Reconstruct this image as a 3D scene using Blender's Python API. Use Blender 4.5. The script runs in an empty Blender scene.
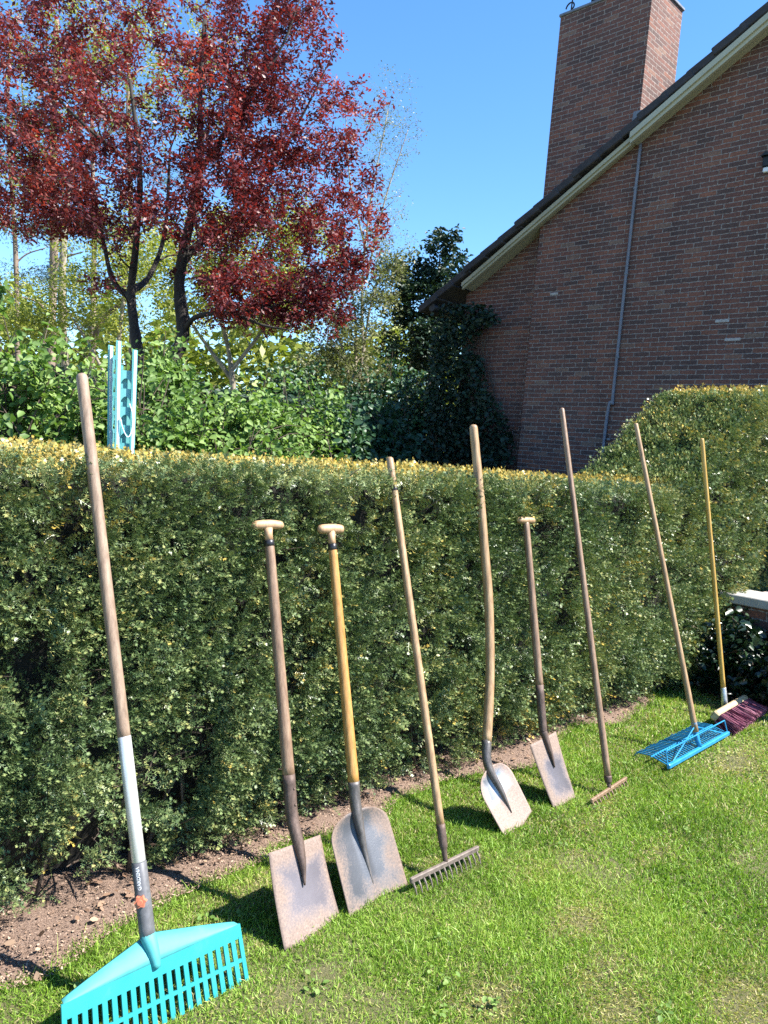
import bpy, math, random
import numpy as np
from mathutils import Vector, Matrix

rng = np.random.default_rng(11)
random.seed(5)
scene = bpy.context.scene
COL = scene.collection
SUN_AZ, SUN_EL = -55.0, 50.0

# ------------------------------------------------------------------ helpers
def nrm(v):
    v = np.asarray(v, float)
    return v / np.maximum(np.linalg.norm(v, axis=-1, keepdims=True), 1e-9)

def link_mesh(name, V, F, mat, parent=None, loc=None, smooth=False, tint=None):
    """V (n,3) world coordinates, F list of index tuples or (m,k) array."""
    V = np.asarray(V, np.float32)
    if parent is not None:
        V = V - np.array(root_loc(parent), np.float32)
    elif loc is not None:
        V = V - np.array(loc, np.float32)
    me = bpy.data.meshes.new(name)
    if isinstance(F, np.ndarray):
        m, k = F.shape
        me.vertices.add(len(V)); me.vertices.foreach_set('co', V.ravel())
        me.loops.add(m * k); me.loops.foreach_set('vertex_index', F.astype(np.int32).ravel())
        me.polygons.add(m)
        me.polygons.foreach_set('loop_start', np.arange(0, m * k, k, dtype=np.int32))
        me.update(calc_edges=True)
    else:
        me.from_pydata([tuple(map(float, v)) for v in V], [], F)
        me.update()
    if tint is not None:
        a = me.attributes.new('tint', 'FLOAT', 'POINT')
        a.data.foreach_set('value', np.asarray(tint, np.float32))
    if smooth:
        me.polygons.foreach_set('use_smooth', np.ones(len(me.polygons), bool))
    if mat is not None:
        me.materials.append(mat)
    o = bpy.data.objects.new(name, me)
    COL.objects.link(o)
    if parent is not None:
        o.parent = parent
    elif loc is not None:
        o.location = loc
    return o

def root_loc(o):
    p = np.zeros(3)
    while o is not None:
        p += np.array(o.location); o = o.parent
    return p

def tag(o, label=None, cat=None, group=None, kind=None):
    if label: o['label'] = label
    if cat: o['category'] = cat
    if group: o['group'] = group
    if kind: o['kind'] = kind
    return o

def thing(name, loc, label, cat, group=None):
    o = bpy.data.objects.new(name, None)
    o.location = loc
    o.empty_display_size = .1
    COL.objects.link(o)
    return tag(o, label, cat, group)

class MB:
    """collects shapes, builds them as one mesh object"""
    def __init__(s): s.V = []; s.F = []; s.n = 0
    def add(s, V, F):
        V = np.asarray(V, float)
        s.V.append(V); s.F += [tuple(int(i) + s.n for i in f) for f in F]; s.n += len(V)
    def box(s, c, size, ex=(1, 0, 0), ey=(0, 1, 0), ez=(0, 0, 1), bev=0.0):
        ex, ey, ez = map(lambda a: np.asarray(a, float), (ex, ey, ez)); c = np.asarray(c, float)
        hx, hy, hz = np.asarray(size, float) / 2
        if bev <= 0:
            P = [c + ex * hx * i + ey * hy * j + ez * hz * k for k in (-1, 1) for j in (-1, 1) for i in (-1, 1)]
            s.add(P, [(0, 2, 3, 1), (4, 5, 7, 6), (0, 1, 5, 4), (2, 6, 7, 3), (0, 4, 6, 2), (1, 3, 7, 5)])
        else:
            b = min(bev, hx * .49, hy * .49, hz * .49)
            prof = [(-hx + b, -hy), (hx - b, -hy), (hx, -hy + b), (hx, hy - b), (hx - b, hy), (-hx + b, hy), (-hx, hy - b), (-hx, -hy + b)]
            P = []
            for z, q in ((-hz, b), (-hz + b, 0), (hz - b, 0), (hz, b)):
                for (x, y) in prof:
                    P.append(c + ex * x * (1 - q / hx) + ey * y * (1 - q / hy) + ez * z)
            F = [tuple(range(7, -1, -1)), tuple(range(24, 32))]
            for r in range(3):
                for i in range(8):
                    j = (i + 1) % 8
                    F.append((r * 8 + i, r * 8 + j, r * 8 + 8 + j, r * 8 + 8 + i))
            s.add(P, F)
    def span(s, lo, hi, bev=0.0):
        lo = np.array(lo, float); hi = np.array(hi, float)
        s.box((lo + hi) / 2, hi - lo, bev=bev)
    def tube(s, pts, rad, n=10, cap=True, flat=None):
        pts = np.asarray(pts, float); m = len(pts)
        rad = np.broadcast_to(np.asarray(rad, float), (m,))
        t = np.gradient(pts, axis=0); t = nrm(t)
        ref = np.array([1., 0, 0]) if abs(t[0][0]) < .8 else np.array([0, 1., 0])
        P = []
        a = np.linspace(0, 2 * np.pi, n, endpoint=False)
        u = nrm(ref - t[0] * (ref @ t[0]))
        for i in range(m):
            u = nrm(u - t[i] * (u @ t[i])); w = np.cross(t[i], u)
            fl = 1.0 if flat is None else flat[i]
            P.append(pts[i] + rad[i] * (np.cos(a)[:, None] * u + fl * np.sin(a)[:, None] * w))
        P = np.concatenate(P)
        F = []
        for i in range(m - 1):
            for k in range(n):
                k2 = (k + 1) % n
                F.append((i * n + k, i * n + k2, (i + 1) * n + k2, (i + 1) * n + k))
        if cap:
            F.append(tuple(range(n - 1, -1, -1))); F.append(tuple(range((m - 1) * n, m * n)))
        s.add(P, F)
    def prism(s, poly, axis_lo, axis_hi, to3):
        """poly 2D outline extruded between two values; to3(u, v, w) gives the 3D point"""
        n = len(poly)
        P = [to3(u, v, axis_lo) for u, v in poly] + [to3(u, v, axis_hi) for u, v in poly]
        F = [tuple(range(n)), tuple(range(2 * n - 1, n - 1, -1))]
        for i in range(n):
            j = (i + 1) % n
            F.append((i, i + n, j + n, j))
        s.add(P, F)
    def build(s, name, mat, parent=None, smooth=False, loc=None):
        o = link_mesh(name, np.concatenate(s.V), s.F, mat, parent, loc, False)
        me = o.data
        if smooth:
            me.polygons.foreach_set('use_smooth', np.array([len(p.vertices) == 4 for p in me.polygons]))
        import bmesh
        bm = bmesh.new(); bm.from_mesh(me); bmesh.ops.recalc_face_normals(bm, faces=bm.faces); bm.to_mesh(me); bm.free()
        return o

def smooth_path(pts, n=24):
    pts = [np.asarray(p, float) for p in pts]
    P = [2 * pts[0] - pts[1]] + pts + [2 * pts[-1] - pts[-2]]
    out = []
    m = max(2, n // (len(pts) - 1))
    for i in range(1, len(P) - 2):
        for k in range(m):
            t = k / m
            a, b, c, d = P[i - 1], P[i], P[i + 1], P[i + 2]
            out.append(.5 * (2 * b + (c - a) * t + (2 * a - 5 * b + 4 * c - d) * t * t + (3 * b - a - 3 * c + d) * t ** 3))
    out.append(pts[-1])
    return np.array(out)

# value noise on arrays
def _hash(i, j, k, seed):
    h = (i * 374761393 + j * 668265263 + k * 2147483647 + seed * 1274126177) & 0xffffffff
    h = ((h ^ (h >> 13)) * 1274126177) & 0xffffffff
    return ((h ^ (h >> 16)) & 0xffff) / 65535.0
def vnoise(p, scale=1.0, seed=0):
    p = np.asarray(p, float) * scale
    i = np.floor(p).astype(np.int64); f = p - i; f = f * f * (3 - 2 * f)
    r = 0
    for dx in (0, 1):
        for dy in (0, 1):
            for dz in (0, 1):
                w = (f[:, 0] if dx else 1 - f[:, 0]) * (f[:, 1] if dy else 1 - f[:, 1]) * (f[:, 2] if dz else 1 - f[:, 2])
                r = r + w * _hash(i[:, 0] + dx, i[:, 1] + dy, i[:, 2] + dz, seed)
    return r

def frames(d, nh):
    """rotation matrices with x axis d and z axis near nh"""
    d = nrm(d); z = nrm(nh - d * np.sum(nh * d, 1, keepdims=True)); y = np.cross(z, d)
    return np.stack([d, y, z], axis=2)

def scatter(name, TV, TF, pos, R, sc, tint, mat, parent=None, tj=None, loc=None):
    TV = np.asarray(TV, float); TF = np.asarray(TF, int); n, k = len(pos), len(TV)
    sc = np.asarray(sc, float)
    if sc.ndim == 1: sc = np.repeat(sc[:, None], 3, 1)
    V = np.einsum('nij,nkj->nki', R, TV[None] * sc[:, None, :]) + np.asarray(pos)[:, None, :]
    F = TF[None] + (np.arange(n) * k)[:, None, None]
    t = np.repeat(np.asarray(tint)[:, None], k, 1)
    if tj is not None: t = t + np.asarray(tj)[None]
    return link_mesh(name, V.reshape(-1, 3), F.reshape(-1, TF.shape[1]), mat, parent, loc, False, np.clip(t, 0, 1).ravel())

def rand_dirs(n):
    return nrm(rng.normal(size=(n, 3)))

# ------------------------------------------------------------------ materials
def mat_new(name):
    m = bpy.data.materials.new(name); m.use_nodes = True
    nt = m.node_tree
    return m, nt, nt.nodes['Principled BSDF']
def N(nt, typ, **kw):
    n = nt.nodes.new(typ)
    for k, v in kw.items():
        if k in n.inputs: n.inputs[k].default_value = v
        else: setattr(n, k, v)
    return n
def ramp(nt, stops, fac):
    r = nt.nodes.new('ShaderNodeValToRGB')
    e = r.color_ramp.elements
    while len(e) < len(stops): e.new(.5)
    for x, (p, c) in zip(e, stops):
        x.position = p; x.color = (*c, 1)
    nt.links.new(fac, r.inputs[0])
    return r.outputs[0]
def leaf_mat(name, stops, rough=.45, transl=.25, spec=.5, tcol=(1.1, 1.25, .6)):
    m, nt, b = mat_new(name)
    a = N(nt, 'ShaderNodeAttribute', attribute_name='tint')
    c = ramp(nt, stops, a.outputs['Fac'])
    nt.links.new(c, b.inputs['Base Color'])
    b.inputs['Roughness'].default_value = rough
    b.inputs['Specular IOR Level'].default_value = spec
    if transl > 0:
        mx = N(nt, 'ShaderNodeMix', data_type='RGBA', blend_type='MULTIPLY')
        mx.inputs[0].default_value = 1
        nt.links.new(c, mx.inputs[6]); mx.inputs[7].default_value = (*tcol, 1)
        t = N(nt, 'ShaderNodeBsdfTranslucent'); nt.links.new(mx.outputs[2], t.inputs[0])
        s = N(nt, 'ShaderNodeMixShader'); s.inputs[0].default_value = transl
        nt.links.new(b.outputs[0], s.inputs[1]); nt.links.new(t.outputs[0], s.inputs[2])
        nt.links.new(s.outputs[0], nt.nodes['Material Output'].inputs[0])
    return m
def noise_mat(name, stops, scale=(8, 8, 8), detail=6, rough=.7, metal=0, bump=.0, bscale=None, spec=.5, rough_noise=0):
    m, nt, b = mat_new(name)
    tc = N(nt, 'ShaderNodeTexCoord'); mp = N(nt, 'ShaderNodeMapping'); mp.inputs['Scale'].default_value = scale
    nt.links.new(tc.outputs['Object'], mp.inputs[0])
    nz = N(nt, 'ShaderNodeTexNoise', Scale=1.0, Detail=detail, Roughness=.65)
    nt.links.new(mp.outputs[0], nz.inputs['Vector'])
    nt.links.new(ramp(nt, stops, nz.outputs['Fac']), b.inputs['Base Color'])
    b.inputs['Roughness'].default_value = rough; b.inputs['Metallic'].default_value = metal
    b.inputs['Specular IOR Level'].default_value = spec
    if bump:
        bp = N(nt, 'ShaderNodeBump', Strength=bump, Distance=.01)
        nt.links.new(nz.outputs['Fac'], bp.inputs['Height']); nt.links.new(bp.outputs[0], b.inputs['Normal'])
    return m
def wood(name, dark, mid, light, rough=.55):
    return noise_mat(name, [(.25, dark), (.48, mid), (.72, light)], (55, 55, 2.6), 7, rough, bump=.25)

M = {}
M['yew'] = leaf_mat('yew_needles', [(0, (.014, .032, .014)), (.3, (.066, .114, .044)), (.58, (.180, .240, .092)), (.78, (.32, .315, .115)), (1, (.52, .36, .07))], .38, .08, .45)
M['core_shade'] = noise_mat('hedge_core_shade', [(.3, (.003, .003, .002)), (.7, (.009, .008, .005))], (30, 30, 30), 4, .95)  # near-black colour stands in for the shade deep inside the hedges
M['twig'] = noise_mat('twig_bark', [(.3, (.05, .035, .025)), (.7, (.13, .095, .07))], (40, 40, 12), 5, .9)
M['grass'] = leaf_mat('grass_blades', [(0, (.085, .15, .018)), (.45, (.215, .365, .042)), (.75, (.37, .49, .10)), (.9, (.40, .36, .13)), (1, (.52, .42, .25))], .5, .3, .35, (1.1, 1.2, .5))
M['mulch'] = leaf_mat('mulch_chips', [(0, (.10, .065, .045)), (.5, (.22, .145, .105)), (1, (.38, .28, .21))], .85, 0, .2)
M['litter'] = leaf_mat('dry_leaves', [(0, (.13, .075, .05)), (.6, (.28, .18, .12)), (1, (.44, .32, .22))], .7, .15, .3)
M['plum'] = leaf_mat('plum_leaves', [(0, (.048, .013, .020)), (.4, (.140, .032, .037)), (.75, (.26, .066, .055)), (1, (.38, .165, .11))], .45, .34, .35, (1.7, .7, .45))
M['plum_bark'] = noise_mat('plum_bark', [(.3, (.012, .010, .009)), (.7, (.045, .036, .030))], (14, 14, 5), 6, .9, bump=.5)
M['shrub'] = leaf_mat('shrub_leaves', [(0, (.05, .095, .022)), (.5, (.13, .225, .05)), (.85, (.25, .35, .10)), (1, (.40, .46, .18))], .55, .3, .35)
M['shade_shrub'] = leaf_mat('shade_dark_leaves', [(0, (.014, .04, .018)), (.6, (.034, .085, .035)), (1, (.07, .145, .05))], .45, .15, .35)  # leaf green darkened to carry shade that nothing here fully casts
M['ever'] = leaf_mat('evergreen_leaves', [(0, (.010, .024, .016)), (.6, (.026, .058, .032)), (1, (.085, .12, .05))], .5, .15, .3)
M['gloss'] = leaf_mat('glossy_leaves', [(0, (.004, .011, .006)), (.6, (.010, .028, .013)), (1, (.03, .065, .02))], .33, .05, .6)
M['olive'] = leaf_mat('olive_leaves', [(0, (.08, .09, .035)), (.6, (.20, .21, .085)), (1, (.33, .29, .15))], .5, .3, .4)
M['spring'] = leaf_mat('spring_leaves', [(0, (.13, .16, .025)), (.6, (.30, .32, .05)), (1, (.46, .42, .11))], .5, .35, .4)
M['pine'] = leaf_mat('pine_needles', [(0, (.02, .04, .024)), (.6, (.05, .085, .045)), (1, (.11, .14, .06))], .5, .15, .4)
M['pine_bark'] = noise_mat('pine_bark', [(.3, (.10, .075, .055)), (.7, (.30, .22, .16))], (6, 6, 1.5), 6, .9, bump=.4)
M['grey_bark'] = noise_mat('grey_bark', [(.3, (.13, .11, .08)), (.7, (.34, .29, .21))], (10, 10, 3), 6, .9, bump=.3)

M['ash_grey'] = wood('weathered_ash', (.125, .082, .055), (.225, .155, .108), (.33, .245, .175), .6)
M['ash_brown'] = wood('worn_brown_ash', (.10, .060, .037), (.195, .122, .078), (.30, .205, .135), .5)
M['varnish'] = wood('varnished_ash', (0.264, 0.120, 0.028), (0.400, 0.208, 0.060), (0.496, 0.296, 0.112), .32)
M['tan'] = wood('tan_ash', (0.172, 0.101, 0.051), (0.296, 0.187, 0.098), (0.390, 0.273, 0.156), .5)
M['pale'] = wood('pale_wood', (.24, .135, .07), (.37, .23, .125), (.46, .32, .20), .55)
M['dkwood'] = wood('dark_stained_wood', (.06, .035, .022), (.13, .075, .048), (.22, .135, .09), .55)
M['yellow'] = wood('yellow_varnished_wood', (0.288, 0.160, 0.032), (0.416, 0.256, 0.060), (0.496, 0.336, 0.112), .4)
M['block'] = wood('broom_block_wood', (0.331, 0.238, 0.122), (0.446, 0.346, 0.202), (0.504, 0.418, 0.274), .55)

def steel_mat(name, rust, steel, lo, hi, cx=0.0, seed=0.0, metal=.75):
    """worn tool steel: scoured bright patch in the middle of the blade, earth and rust film round it.
    uses the blade's own uv-like attributes 'bu' (across) and 'bv' (up)."""
    m, nt, b = mat_new(name)
    au = N(nt, 'ShaderNodeAttribute', attribute_name='bu'); av = N(nt, 'ShaderNodeAttribute', attribute_name='bv')
    tc = N(nt, 'ShaderNodeTexCoord')
    nz = N(nt, 'ShaderNodeTexNoise', Scale=9.0, Detail=7, Roughness=.62, noise_dimensions='4D'); nz.inputs['W'].default_value = seed
    nt.links.new(tc.outputs['Object'], nz.inputs['Vector'])
    fine = N(nt, 'ShaderNodeTexNoise', Scale=160.0, Detail=4, Roughness=.7)
    nt.links.new(tc.outputs['Object'], fine.inputs['Vector'])
    def math_(op, a, bb):
        n = N(nt, 'ShaderNodeMath', operation=op)
        for i, x in enumerate((a, bb)):
            if x is None: continue
            if isinstance(x, (int, float)): n.inputs[i].default_value = x
            else: nt.links.new(x, n.inputs[i])
        return n.outputs[0]
    du = math_('ABSOLUTE', math_('SUBTRACT', au.outputs['Fac'], cx), None)
    mid = (lo + hi) / 2; half = (hi - lo) / 2
    dv = math_('DIVIDE', math_('ABSOLUTE', math_('SUBTRACT', av.outputs['Fac'], mid), None), half)
    d = math_('MAXIMUM', math_('MULTIPLY', du, 1.15), dv)
    d = math_('ADD', d, math_('MULTIPLY', math_('SUBTRACT', nz.outputs['Fac'], .5), 1.5))
    d = math_('ADD', d, math_('MULTIPLY', math_('SUBTRACT', fine.outputs['Fac'], .5), .7))
    mr = N(nt, 'ShaderNodeMapRange'); mr.inputs[1].default_value = .55; mr.inputs[2].default_value = 1.05
    mr.inputs[3].default_value = 1; mr.inputs[4].default_value = 0
    nt.links.new(d, mr.inputs[0])
    c_r = ramp(nt, [(.3, tuple(x * .6 for x in rust)), (.55, rust), (.75, tuple(min(1, x * 1.35) for x in rust))], fine.outputs['Fac'])
    c_s = ramp(nt, [(.3, tuple(x * .75 for x in steel)), (.7, steel)], nz.outputs['Fac'])
    mx = N(nt, 'ShaderNodeMix', data_type='RGBA')
    nt.links.new(mr.outputs[0], mx.inputs[0]); nt.links.new(c_r, mx.inputs[6]); nt.links.new(c_s, mx.inputs[7])
    nt.links.new(mx.outputs[2], b.inputs['Base Color'])
    mm = math_('MULTIPLY', mr.outputs[0], metal); nt.links.new(mm, b.inputs['Metallic'])
    rr = N(nt, 'ShaderNodeMapRange'); rr.inputs[3].default_value = .75; rr.inputs[4].default_value = .42
    nt.links.new(mr.outputs[0], rr.inputs[0]); nt.links.new(rr.outputs[0], b.inputs['Roughness'])
    bp = N(nt, 'ShaderNodeBump', Strength=.25, Distance=.002)
    nt.links.new(fine.outputs['Fac'], bp.inputs['Height']); nt.links.new(bp.outputs[0], b.inputs['Normal'])
    return m
M['blade_a'] = steel_mat('worn_spade_steel', (.21, .152, .125), (.155, .141, .160), .15, .85, 0, 1.0, .25)
M['blade_b'] = steel_mat('scoured_shovel_steel', (.18, .13, .105), (.10, .107, .124), .05, 1.1, 0, 2.0, .35)
M['blade_c'] = steel_mat('polished_shovel_steel', (.28, .205, .172), (.31, .335, .38), .55, .95, 0, 3.0, .75)
M['blade_d'] = steel_mat('narrow_spade_steel', (.22, .16, .13), (.175, .165, .188), .08, .75, .1, 4.0, .55)
M['socket'] = noise_mat('rusty_dark_steel', [(.3, (.055, .037, .030)), (.6, (.13, .088, .072)), (.8, (.24, .17, .14))], (45, 45, 20), 7, .62, .35, .3)
M['socket_grey'] = noise_mat('grey_steel_socket', [(.3, (.06, .055, .055)), (.6, (.14, .125, .12)), (.8, (.22, .19, .18))], (45, 45, 20), 7, .5, .45, .3)
M['iron'] = noise_mat('weathered_iron', [(.3, (.09, .07, .06)), (.6, (.18, .145, .125)), (.8, (.26, .215, .185))], (40, 40, 40), 7, .7, .2, .3)
M['band'] = noise_mat('black_band', [(.3, (.02, .02, .022)), (.7, (.05, .05, .055))], (60, 60, 60), 3, .35, .5)
M['alu'] = noise_mat('brushed_aluminium', [(.3, (.58, .58, .57)), (.7, (.72, .72, .71))], (60, 60, 6), 5, .38, .55)
M['gplastic'] = noise_mat('grey_plastic', [(.3, (.075, .075, .08)), (.7, (.13, .13, .14))], (50, 50, 50), 4, .45)
M['orange'] = noise_mat('orange_plastic', [(.3, (.45, .13, .07)), (.7, (.60, .20, .11))], (80, 80, 80), 4, .5)
M['turq'] = noise_mat('turquoise_plastic', [(.3, (.013, .23, .25)), (.56, (.018, .265, .285)), (.66, (.03, .28, .295)), (.76, (.12, .23, .21))], (16, 16, 16), 9, .5)
M['turq_lit'] = noise_mat('sunlit_matt_turquoise', [(.3, (.045, .27, .29)), (.56, (.06, .31, .325)), (.66, (.08, .325, .34)), (.76, (.15, .27, .25))], (16, 16, 16), 9, .65)  # rougher, and lighter to paint sunlight on the upper flank
M['white'] = noise_mat('white_print', [(.3, (.7, .7, .7)), (.7, (.8, .8, .8))], (50, 50, 50), 2, .6)
M['blue'] = noise_mat('blue_plastic', [(.3, (.008, .17, .38)), (.7, (.03, .27, .50))], (18, 18, 18), 6, .4)
M['bristle'] = leaf_mat('maroon_bristles', [(0, (.07, .014, .03)), (.5, (.18, .04, .08)), (1, (.33, .12, .17))], .5, 0, .4)
M['ferrule'] = noise_mat('zinc_ferrule', [(.3, (.42, .43, .45)), (.7, (.62, .63, .64))], (40, 40, 40), 4, .4, .7)

# ground materials
def ground_mat():
    m, nt, b = mat_new('lawn_soil')
    tc = N(nt, 'ShaderNodeTexCoord')
    n1 = N(nt, 'ShaderNodeTexNoise', Scale=2.2, Detail=8, Roughness=.7); nt.links.new(tc.outputs['Object'], n1.inputs['Vector'])
    n2 = N(nt, 'ShaderNodeTexNoise', Scale=110.0, Detail=6, Roughness=.8); nt.links.new(tc.outputs['Object'], n2.inputs['Vector'])
    c1 = ramp(nt, [(.35, (.09, .11, .03)), (.55, (.14, .15, .05)), (.75, (.24, .20, .11))], n1.outputs['Fac'])
    c2 = ramp(nt, [(.3, (.07, .055, .03)), (.55, (.17, .15, .07)), (.75, (.36, .30, .19))], n2.outputs['Fac'])
    mx = N(nt, 'ShaderNodeMix', data_type='RGBA'); mx.inputs[0].default_value = .55
    nt.links.new(c1, mx.inputs[6]); nt.links.new(c2, mx.inputs[7]); nt.links.new(mx.outputs[2], b.inputs['Base Color'])
    b.inputs['Roughness'].default_value = .95
    bp = N(nt, 'ShaderNodeBump', Strength=.8, Distance=.02); nt.links.new(n2.outputs['Fac'], bp.inputs['Height']); nt.links.new(bp.outputs[0], b.inputs['Normal'])
    return m
M['ground'] = ground_mat()
M['soil'] = noise_mat('bark_soil', [(.3, (.085, .055, .040)), (.5, (.205, .135, .10)), (.7, (.34, .25, .19))], (190, 190, 190), 7, .95, bump=1.0)

def brick_mat(name, axis, sx=1.0, tone=1.0):
    m, nt, b = mat_new(name)
    tc = N(nt, 'ShaderNodeTexCoord'); sp = N(nt, 'ShaderNodeSeparateXYZ'); nt.links.new(tc.outputs['Object'], sp.inputs[0])
    cb = N(nt, 'ShaderNodeCombineXYZ')
    nt.links.new(sp.outputs[axis], cb.inputs[0]); nt.links.new(sp.outputs[2], cb.inputs[1])
    wob = N(nt, 'ShaderNodeTexNoise', Scale=17.0, Detail=4, Roughness=.65); nt.links.new(cb.outputs[0], wob.inputs['Vector'])
    ms = N(nt, 'ShaderNodeVectorMath', operation='MULTIPLY_ADD'); nt.links.new(wob.outputs['Color'], ms.inputs[0])
    ms.inputs[1].default_value = (.030, .019, 0); nt.links.new(cb.outputs[0], ms.inputs[2])
    br = N(nt, 'ShaderNodeTexBrick')
    br.inputs['Scale'].default_value = 1.0
    br.inputs['Brick Width'].default_value = .216; br.inputs['Row Height'].default_value = .0605
    br.inputs['Mortar Size'].default_value = .0068; br.inputs['Mortar Smooth'].default_value = .25
    br.inputs['Bias'].default_value = 0.0
    br.inputs['Color1'].default_value = (0, 0, 0, 1); br.inputs['Color2'].default_value = (1, 1, 1, 1); br.inputs['Mortar'].default_value = (.5, .5, .5, 1)
    nt.links.new(ms.outputs[0], br.inputs['Vector'])
    big = N(nt, 'ShaderNodeTexNoise', Scale=1.6, Detail=5, Roughness=.6); sc_ = N(nt, 'ShaderNodeVectorMath', operation='MULTIPLY'); sc_.inputs[1].default_value = (1.5, .45, 1); nt.links.new(cb.outputs[0], sc_.inputs[0]); nt.links.new(sc_.outputs[0], big.inputs['Vector'])
    fine = N(nt, 'ShaderNodeTexNoise', Scale=32.0, Detail=6, Roughness=.75); nt.links.new(cb.outputs[0], fine.inputs['Vector'])
    k = tone
    cbk = ramp(nt, [(0, (0.099 * k, 0.059 * k, 0.050 * k)), (.22, (0.128 * k, 0.066 * k, 0.052 * k)), (.5, (0.163 * k, 0.073 * k, 0.054 * k)), (.75, (0.193 * k, 0.083 * k, 0.058 * k)), (.92, (0.236 * k, 0.097 * k, 0.059 * k)), (1, (0.207 * k, 0.139 * k, 0.103 * k))], br.outputs['Color'])
    v = N(nt, 'ShaderNodeMix', data_type='RGBA', blend_type='MULTIPLY'); v.inputs[0].default_value = .75
    gr = ramp(nt, [(.3, (.50, .48, .50)), (.55, (1, 1, 1)), (.75, (1.45, 1.4, 1.35))], fine.outputs['Fac'])
    nt.links.new(cbk, v.inputs[6]); nt.links.new(gr, v.inputs[7])
    v2 = N(nt, 'ShaderNodeMix', data_type='RGBA', blend_type='MULTIPLY'); v2.inputs[0].default_value = .6
    g2 = ramp(nt, [(.35, (.55, .53, .55)), (.65, (1.15, 1.1, 1.08))], big.outputs['Fac'])
    nt.links.new(v.outputs[2], v2.inputs[6]); nt.links.new(g2, v2.inputs[7])
    mo = ramp(nt, [(.35, (.17 * k, .14 * k, .125 * k)), (.65, (.34 * k, .29 * k, .255 * k))], fine.outputs['Fac'])
    sm = N(nt, 'ShaderNodeMapRange'); sm.inputs[1].default_value = .34; sm.inputs[2].default_value = .52; sm.inputs[3].default_value = .25; sm.inputs[4].default_value = 1.0; nt.links.new(fine.outputs['Fac'], sm.inputs[0])
    fm = N(nt, 'ShaderNodeMath', operation='MULTIPLY'); nt.links.new(br.outputs['Fac'], fm.inputs[0]); nt.links.new(sm.outputs[0], fm.inputs[1])
    f = N(nt, 'ShaderNodeMix', data_type='RGBA'); nt.links.new(fm.outputs[0], f.inputs[0])
    nt.links.new(v2.outputs[2], f.inputs[6]); nt.links.new(mo, f.inputs[7])
    nt.links.new(f.outputs[2], b.inputs['Base Color'])
    b.inputs['Roughness'].default_value = .88
    inv = N(nt, 'ShaderNodeMath', operation='SUBTRACT'); inv.inputs[0].default_value = 1; nt.links.new(br.outputs['Fac'], inv.inputs[1])
    ad = N(nt, 'ShaderNodeMath', operation='MULTIPLY_ADD'); nt.links.new(fine.outputs['Fac'], ad.inputs[0]); ad.inputs[1].default_value = .35; nt.links.new(inv.outputs[0], ad.inputs[2])
    bp = N(nt, 'ShaderNodeBump', Strength=.8, Distance=.012); nt.links.new(ad.outputs[0], bp.inputs['Height']); nt.links.new(bp.outputs[0], b.inputs['Normal'])
    return m
M['brick_y'] = brick_mat('red_brick_gable', 1)
M['brick_x'] = brick_mat('red_brick_return', 0)
M['tile'] = noise_mat('dark_roof_tile', [(.3, (.018, .016, .017)), (.7, (.05, .044, .044))], (7, 7, 7), 6, .75, bump=.2)
M['board'] = noise_mat('cream_painted_board', [(.2, (.36, .35, .25)), (.8, (.44, .43, .32))], (2, 1.2, 1.2), 4, .5)
M['lead'] = noise_mat('lead_grey', [(.3, (.12, .13, .15)), (.7, (.22, .235, .26))], (12, 12, 12), 5, .55, .3)
M['pipe'] = noise_mat('grey_pipe', [(.3, (.12, .125, .15)), (.7, (.20, .205, .24))], (20, 20, 5), 5, .6)
M['black'] = noise_mat('black_iron', [(.3, (.012, .012, .013)), (.7, (.03, .03, .032))], (20, 20, 20), 4, .5, .4)
M['pale_brick'] = noise_mat('lime_stained_brick', [(.3, (.28, .25, .23)), (.7, (.48, .45, .42))], (40, 40, 40), 5, .9)
M['stone'] = noise_mat('pale_coping_stone', [(.3, (.27, .255, .235)), (.6, (.37, .355, .33)), (.8, (.45, .435, .41))], (14, 14, 14), 7, .8, bump=.2)
M['paver'] = noise_mat('pinkish_paver', [(.3, (.34, .27, .23)), (.7, (.48, .40, .35))], (9, 9, 9), 7, .85, bump=.2)

# ------------------------------------------------------------------ world, sun, camera
w = bpy.data.worlds.new('World'); scene.world = w; w.use_nodes = True
nt = w.node_tree; bg = nt.nodes['Background']
sky = nt.nodes.new('ShaderNodeTexSky'); sky.sky_type = 'NISHITA'; sky.sun_disc = False
sky.sun_elevation = math.radians(SUN_EL); sky.sun_rotation = math.radians(90 - SUN_AZ)
sky.air_density = 1.0; sky.dust_density = .0; sky.ozone_density = 5.0; sky.altitude = 0
hs = nt.nodes.new('ShaderNodeHueSaturation'); hs.inputs['Saturation'].default_value = 1.16; hs.inputs['Value'].default_value = 1.0
nt.links.new(sky.outputs[0], hs.inputs['Color']); nt.links.new(hs.outputs[0], bg.inputs[0]); bg.inputs[1].default_value = .105

sl = bpy.data.lights.new('sun', 'SUN'); sl.energy = 5.0; sl.angle = math.radians(.5); sl.color = (1, .955, .88)
so = bpy.data.objects.new('sun', sl); COL.objects.link(so)
sd = Vector((math.cos(math.radians(SUN_AZ)) * math.cos(math.radians(SUN_EL)), math.sin(math.radians(SUN_AZ)) * math.cos(math.radians(SUN_EL)), math.sin(math.radians(SUN_EL))))
so.rotation_euler = sd.to_track_quat('Z', 'Y').to_euler(); so.location = sd * 30

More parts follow.
